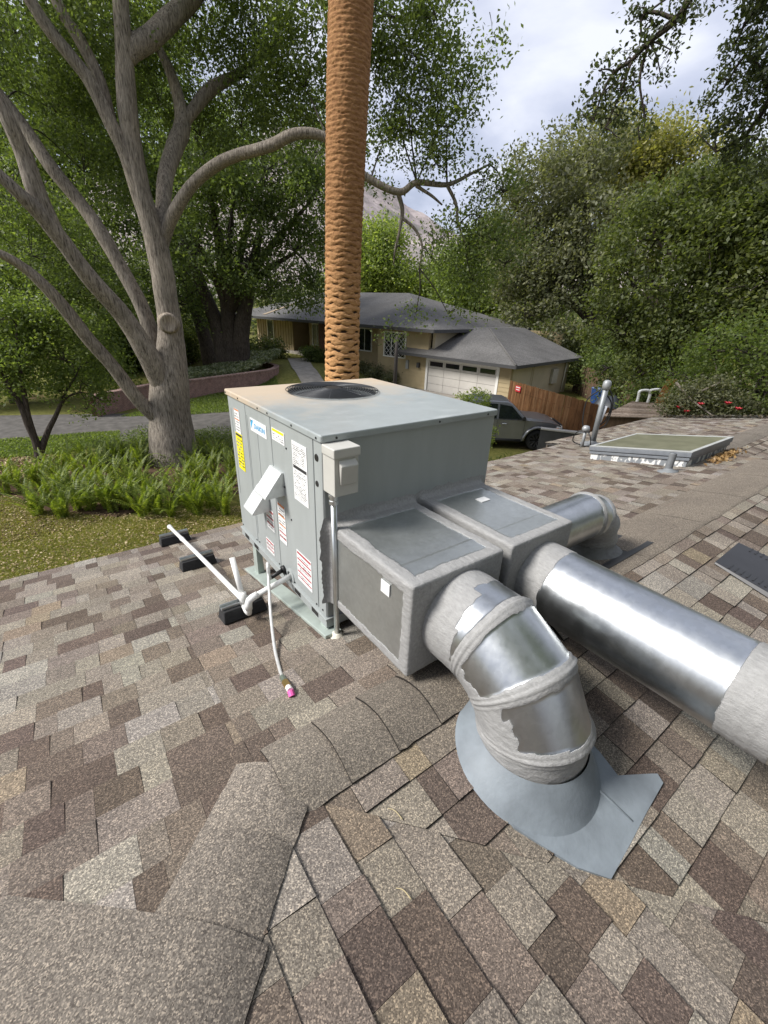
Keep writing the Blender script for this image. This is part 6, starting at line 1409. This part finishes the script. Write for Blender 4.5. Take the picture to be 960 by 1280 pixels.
    for cx in (0, -3.26):
        for s in (-1, 1):
            c = W(cx, s*.80, .39); ax = np.array([side[0]*s, side[1]*s, 0]); b = MB(); b.lathe([(.25, -.10), (.36, -.115), (.39, -.07), (.39, .07), (.36, .115), (.25, .10)], c, ax, 28); ty = b.build('wheel', TY, root, smooth=True)
            b = MB(); b.lathe([(.255, .09), (.25, .06), (.20, .035), (.06, .05), (.0, .055)], c, ax, 28); b.build('rim_barrel', BLK, ty, smooth=True)
            b = MB()
            for k in range(6):
                a = 2*math.pi*k/6; u_ = np.array([h2[0], h2[1], 0]); d1 = u_*math.cos(a)+U3*math.sin(a); d2 = -u_*math.sin(a)+U3*math.cos(a)
                for o_ in (-.035, .035): b.hexa([c+ax*.06+d1*.05+d2*(o_-.02), c+ax*.06+d1*.05+d2*(o_+.02), c+ax*.095+d1*.245+d2*(o_*1.9+.02), c+ax*.095+d1*.245+d2*(o_*1.9-.02)]+[p+ax*.02 for p in (c+ax*.06+d1*.05+d2*(o_-.02), c+ax*.06+d1*.05+d2*(o_+.02), c+ax*.095+d1*.245+d2*(o_*1.9+.02), c+ax*.095+d1*.245+d2*(o_*1.9-.02))])
            b.build('rim', RIM, ty, recalc=True)
truck()

# ---------------------------------------------------------------- yard corner past the roof end
bn = onz(745, 509, 0); bin_ = empty('rubbish_bin', (bn[0], bn[1], 0), 'blue wheeled rubbish bin behind the fences', 'bin')
M_BL = simple('blue_bin_plastic', (.012, .045, .16), .5, 0, .1)
b = MB(); x, y = bn[0], bn[1]; b.hexa([(x-.24, y-.26, .06), (x+.24, y-.26, .06), (x+.24, y+.26, .06), (x-.24, y+.26, .06), (x-.31, y-.35, 1.0), (x+.31, y-.35, 1.0), (x+.31, y+.35, 1.0), (x-.31, y+.35, 1.0)]); b.build('body', M_BL, bin_, bevel=.03)
b = MB(); b.hexa([(x-.34, y-.38, 1.003), (x+.34, y-.38, 1.003), (x+.34, y+.38, 1.003), (x-.34, y+.38, 1.003), (x-.30, y-.34, 1.10), (x+.30, y-.34, 1.07), (x+.30, y+.34, 1.07), (x-.30, y+.34, 1.10)]); b.build('lid', M_BL, bin_, bevel=.02)
for s in (-.28, .28): b = MB(); b.lathe([(0, -.03), (.12, -.03), (.12, .03), (0, .03)], (x+.25, y+s, .12), (0, 1, 0), 16); b.build('wheel', M_DARK, bin_)
tp = onz(762, 505, .6); b = MB(); 
# dark tarp heap beside the bin
n1_, n2_ = 14, 14; V = []
for i in range(n1_):
    for j in range(n2_):
        fx, fy = i/(n1_-1)*2-1, j/(n2_-1)*2-1; r = max(0, 1-(fx*fx+fy*fy)); px_, py_ = tp[0]+fx*.9, tp[1]+fy*.9; V.append((px_, py_, .02+1.0*math.sqrt(r)*(.7+.6*vnoise([[px_, py_, 0]], 3, 3)[0])))
b.add(V, [(i*n2_+j, (i+1)*n2_+j, (i+1)*n2_+j+1, i*n2_+j+1) for i in range(n1_-1) for j in range(n2_-1)]); tag(b.build('tarp', simple('dark_tarp', (.02, .024, .03), .5), smooth=True), 'crumpled dark tarp heap next to the blue bin', 'tarp')
# plank-roofed shed lower than our roof end
sh = empty('shed', (14.2, 4.2, 0), 'low shed with weathered brown plank roof beyond the roof edge', 'shed')
def build_shed():
    z0 = 2.02; A = onz(752, 520, z0); Bp = onz(862, 524, z0); Cc = onz(846, 506, z0+.28); Dd = onz(790, 502, z0+.28); P = [A, Bp, Cc, Dd]
    n = 9; PK = [wood('plank_roof_a', (.21, .165, .13)), wood('plank_roof_b', (.26, .21, .17)), wood('plank_roof_c', (.17, .13, .10))]
    for k in range(n):
        f0, f1 = k/n+.006, (k+1)/n-.006; Q = [A+(Dd-A)*f0, Bp+(Cc-Bp)*f0, Bp+(Cc-Bp)*f1, A+(Dd-A)*f1]; Q = [q+np.array([0, 0, random.uniform(0, .015)]) for q in Q]; b = MB(); b.prism(Q, (0, 0, -.03)); b.build('roof_plank', PK[k % 3], sh, recalc=True)
    b = MB(); c = sum(P)/4; Q = [c+(p-c)*.9 for p in P]; b.hexa([np.array([p[0], p[1], -.05]) for p in Q]+[p-np.array([0, 0, .05]) for p in Q]); b.build('wall', GW[0], sh, recalc=True)
    return P
SP = build_shed()
wp = empty('white_pipes', onz(797, 503, 2.25), 'pair of bent white plastic vent pipes on the shed roof', 'pipe')
for (u, v, t_) in ((796, 503, 489), (810, 502, 488)):
    p = onz(u, v, 2.2); d = np.linalg.norm((p-CAM)[:2]); q = at(u+4, t_, d); b = MB(); b.tube(spline([p-[0, 0, .1], p+[0, 0, .2], q, q+np.array([.22, -.14, .03]), q+np.array([.30, -.2, -.05])], 5), .045, 10); b.build('bent_pipe', M_WHITE, wp, smooth=True)
p = onz(824, 506, 2.2); d = np.linalg.norm((p-CAM)[:2]); t0 = at(841, 474, d+.2); rr = np.array([.13, -.10, 0]); b = MB(); b.prism([p-rr, p+rr, t0+rr, t0-rr], (.03, .02, 0)); tag(b.build('leaning_plank', wood('orange_plank', (.36, .17, .065)), recalc=True), 'orange-brown plank leaning upright behind the shed roof', 'plank')
p = onz(838, 507, 2.2); t0 = at(853, 484, d+.3); rr = np.array([.06, -.05, 0]); b = MB(); b.prism([p-rr, p+rr, t0+rr, t0-rr], (.03, .02, 0)); tag(b.build('leaning_plank', GW[1], recalc=True), 'thin grey-brown plank leaning beside the orange plank', 'plank')
# shrubs with red blooms along the far roof edge
lobs = [(at(u, v, 14.0+.01*(u-860)), r) for u, v, r in ((850, 512, .35), (875, 508, .4), (900, 512, .4), (925, 518, .4), (950, 520, .45), (865, 495, .4), (890, 490, .45), (840, 500, .3))]
fs = shrub('flowering_shrub', 'dark leafy shrub with a few red blooms along the far roof edge', (*at(890, 510, 14.2)[:2], 0), lobs, 300, .075, LF_OLIVE, 91, per=44, spread=.14)
for (u, v) in ((857, 516), (875, 507), (909, 506), (848, 511), (922, 513)):
    c = at(u, v, 13.55); V = []; b = MB()
    for k in range(7):
        a = 2*math.pi*k/7; t_ = np.array([math.cos(a)*.085, math.sin(a)*.085, .075]); s_ = np.array([-math.sin(a), math.cos(a), 0])*.04; b.add([c, c+t_*.6+s_, c+t_, c+t_*.6-s_], [(0, 1, 2, 3)])
    b.build('bloom', simple('red_bloom', (.60, .05, .07), .6), fs)
for (pts, lab) in (([(845, 478, 13.9), (862, 497, 13.8), (880, 512, 13.7), (893, 521, 13.6)], 'bare pruned branch lying from the plank down to the roof end'), ([(845, 503, 13.8), (870, 492, 13.9), (900, 478, 14.1)], 'thin bare branch pointing up into the shrubs at the roof end')):
    b = MB(); b.tube(spline([at(*p) for p in pts], 5), np.linspace(.035, .015, 16), 6); tag(b.build('cut_branch', BARK_OAK, smooth=True), lab, 'branch')
# debris along the end of the roof and by the skylight
def debris(name, label, centers, n, sp_, mat, size):
    C = np.repeat(np.array(centers), n, 0); P = C+RNG.normal(0, 1, C.shape)*np.array([*sp_, 0]); P[:, 0] = np.minimum(P[:, 0], XF-.05); P[:, 2] = zL(P[:, 0], P[:, 1])+.018+RNG.random(len(P))*.03
    V, Q = leaf_quads(P, size, 1.2); tag(link(name, mesh_np(name, V, Q, mat)), label, 'debris', kind='stuff')
debris('dry_needles', 'dry orange-brown leaf debris beside the skylight curb', [(6.1, .08, 0), (5.8, .05, 0), (6.4, .1, 0)], 160, (.12, .05), m_leaf('dry_debris', (.22, .13, .05), (.42, .27, .11), .1), .05)
debris('roof_leaves', 'fallen leaves and twigs along the far roof edge', [(10.8, y, 0) for y in np.arange(.8, 2.7, .12)], 36, (.08, .10), m_leaf('roof_litter', (.05, .045, .03), (.16, .12, .07), .1), .08)
# twigs and a leaf stalk on the near shingles
for (u, v, u2, v2, lab) in ((485, 1010, 503, 1024, 'pale dry leaf stalk on the shingles near the valley line'), (495, 1110, 514, 1124, 'curled pale twig lying on the near dark shingle')):
    p, q = onp(u, v, (0, -SL, 1), ZR-SL*YR+.014) if v < 1050 else onp(u, v, (SL, 0, 1), ZR+SL*XP+.014), onp(u2, v2, (0, -SL, 1), ZR-SL*YR+.014) if v < 1050 else onp(u2, v2, (SL, 0, 1), ZR+SL*XP+.014)
    m_ = (p+q)/2+np.array([.004, .006, .003]); b = MB(); b.tube(spline([p, m_, q], 5), np.linspace(.0010, .0022, 11), 6); tag(b.build('dry_twig', simple('straw', (.52, .43, .25), .8), smooth=True), lab, 'twig')
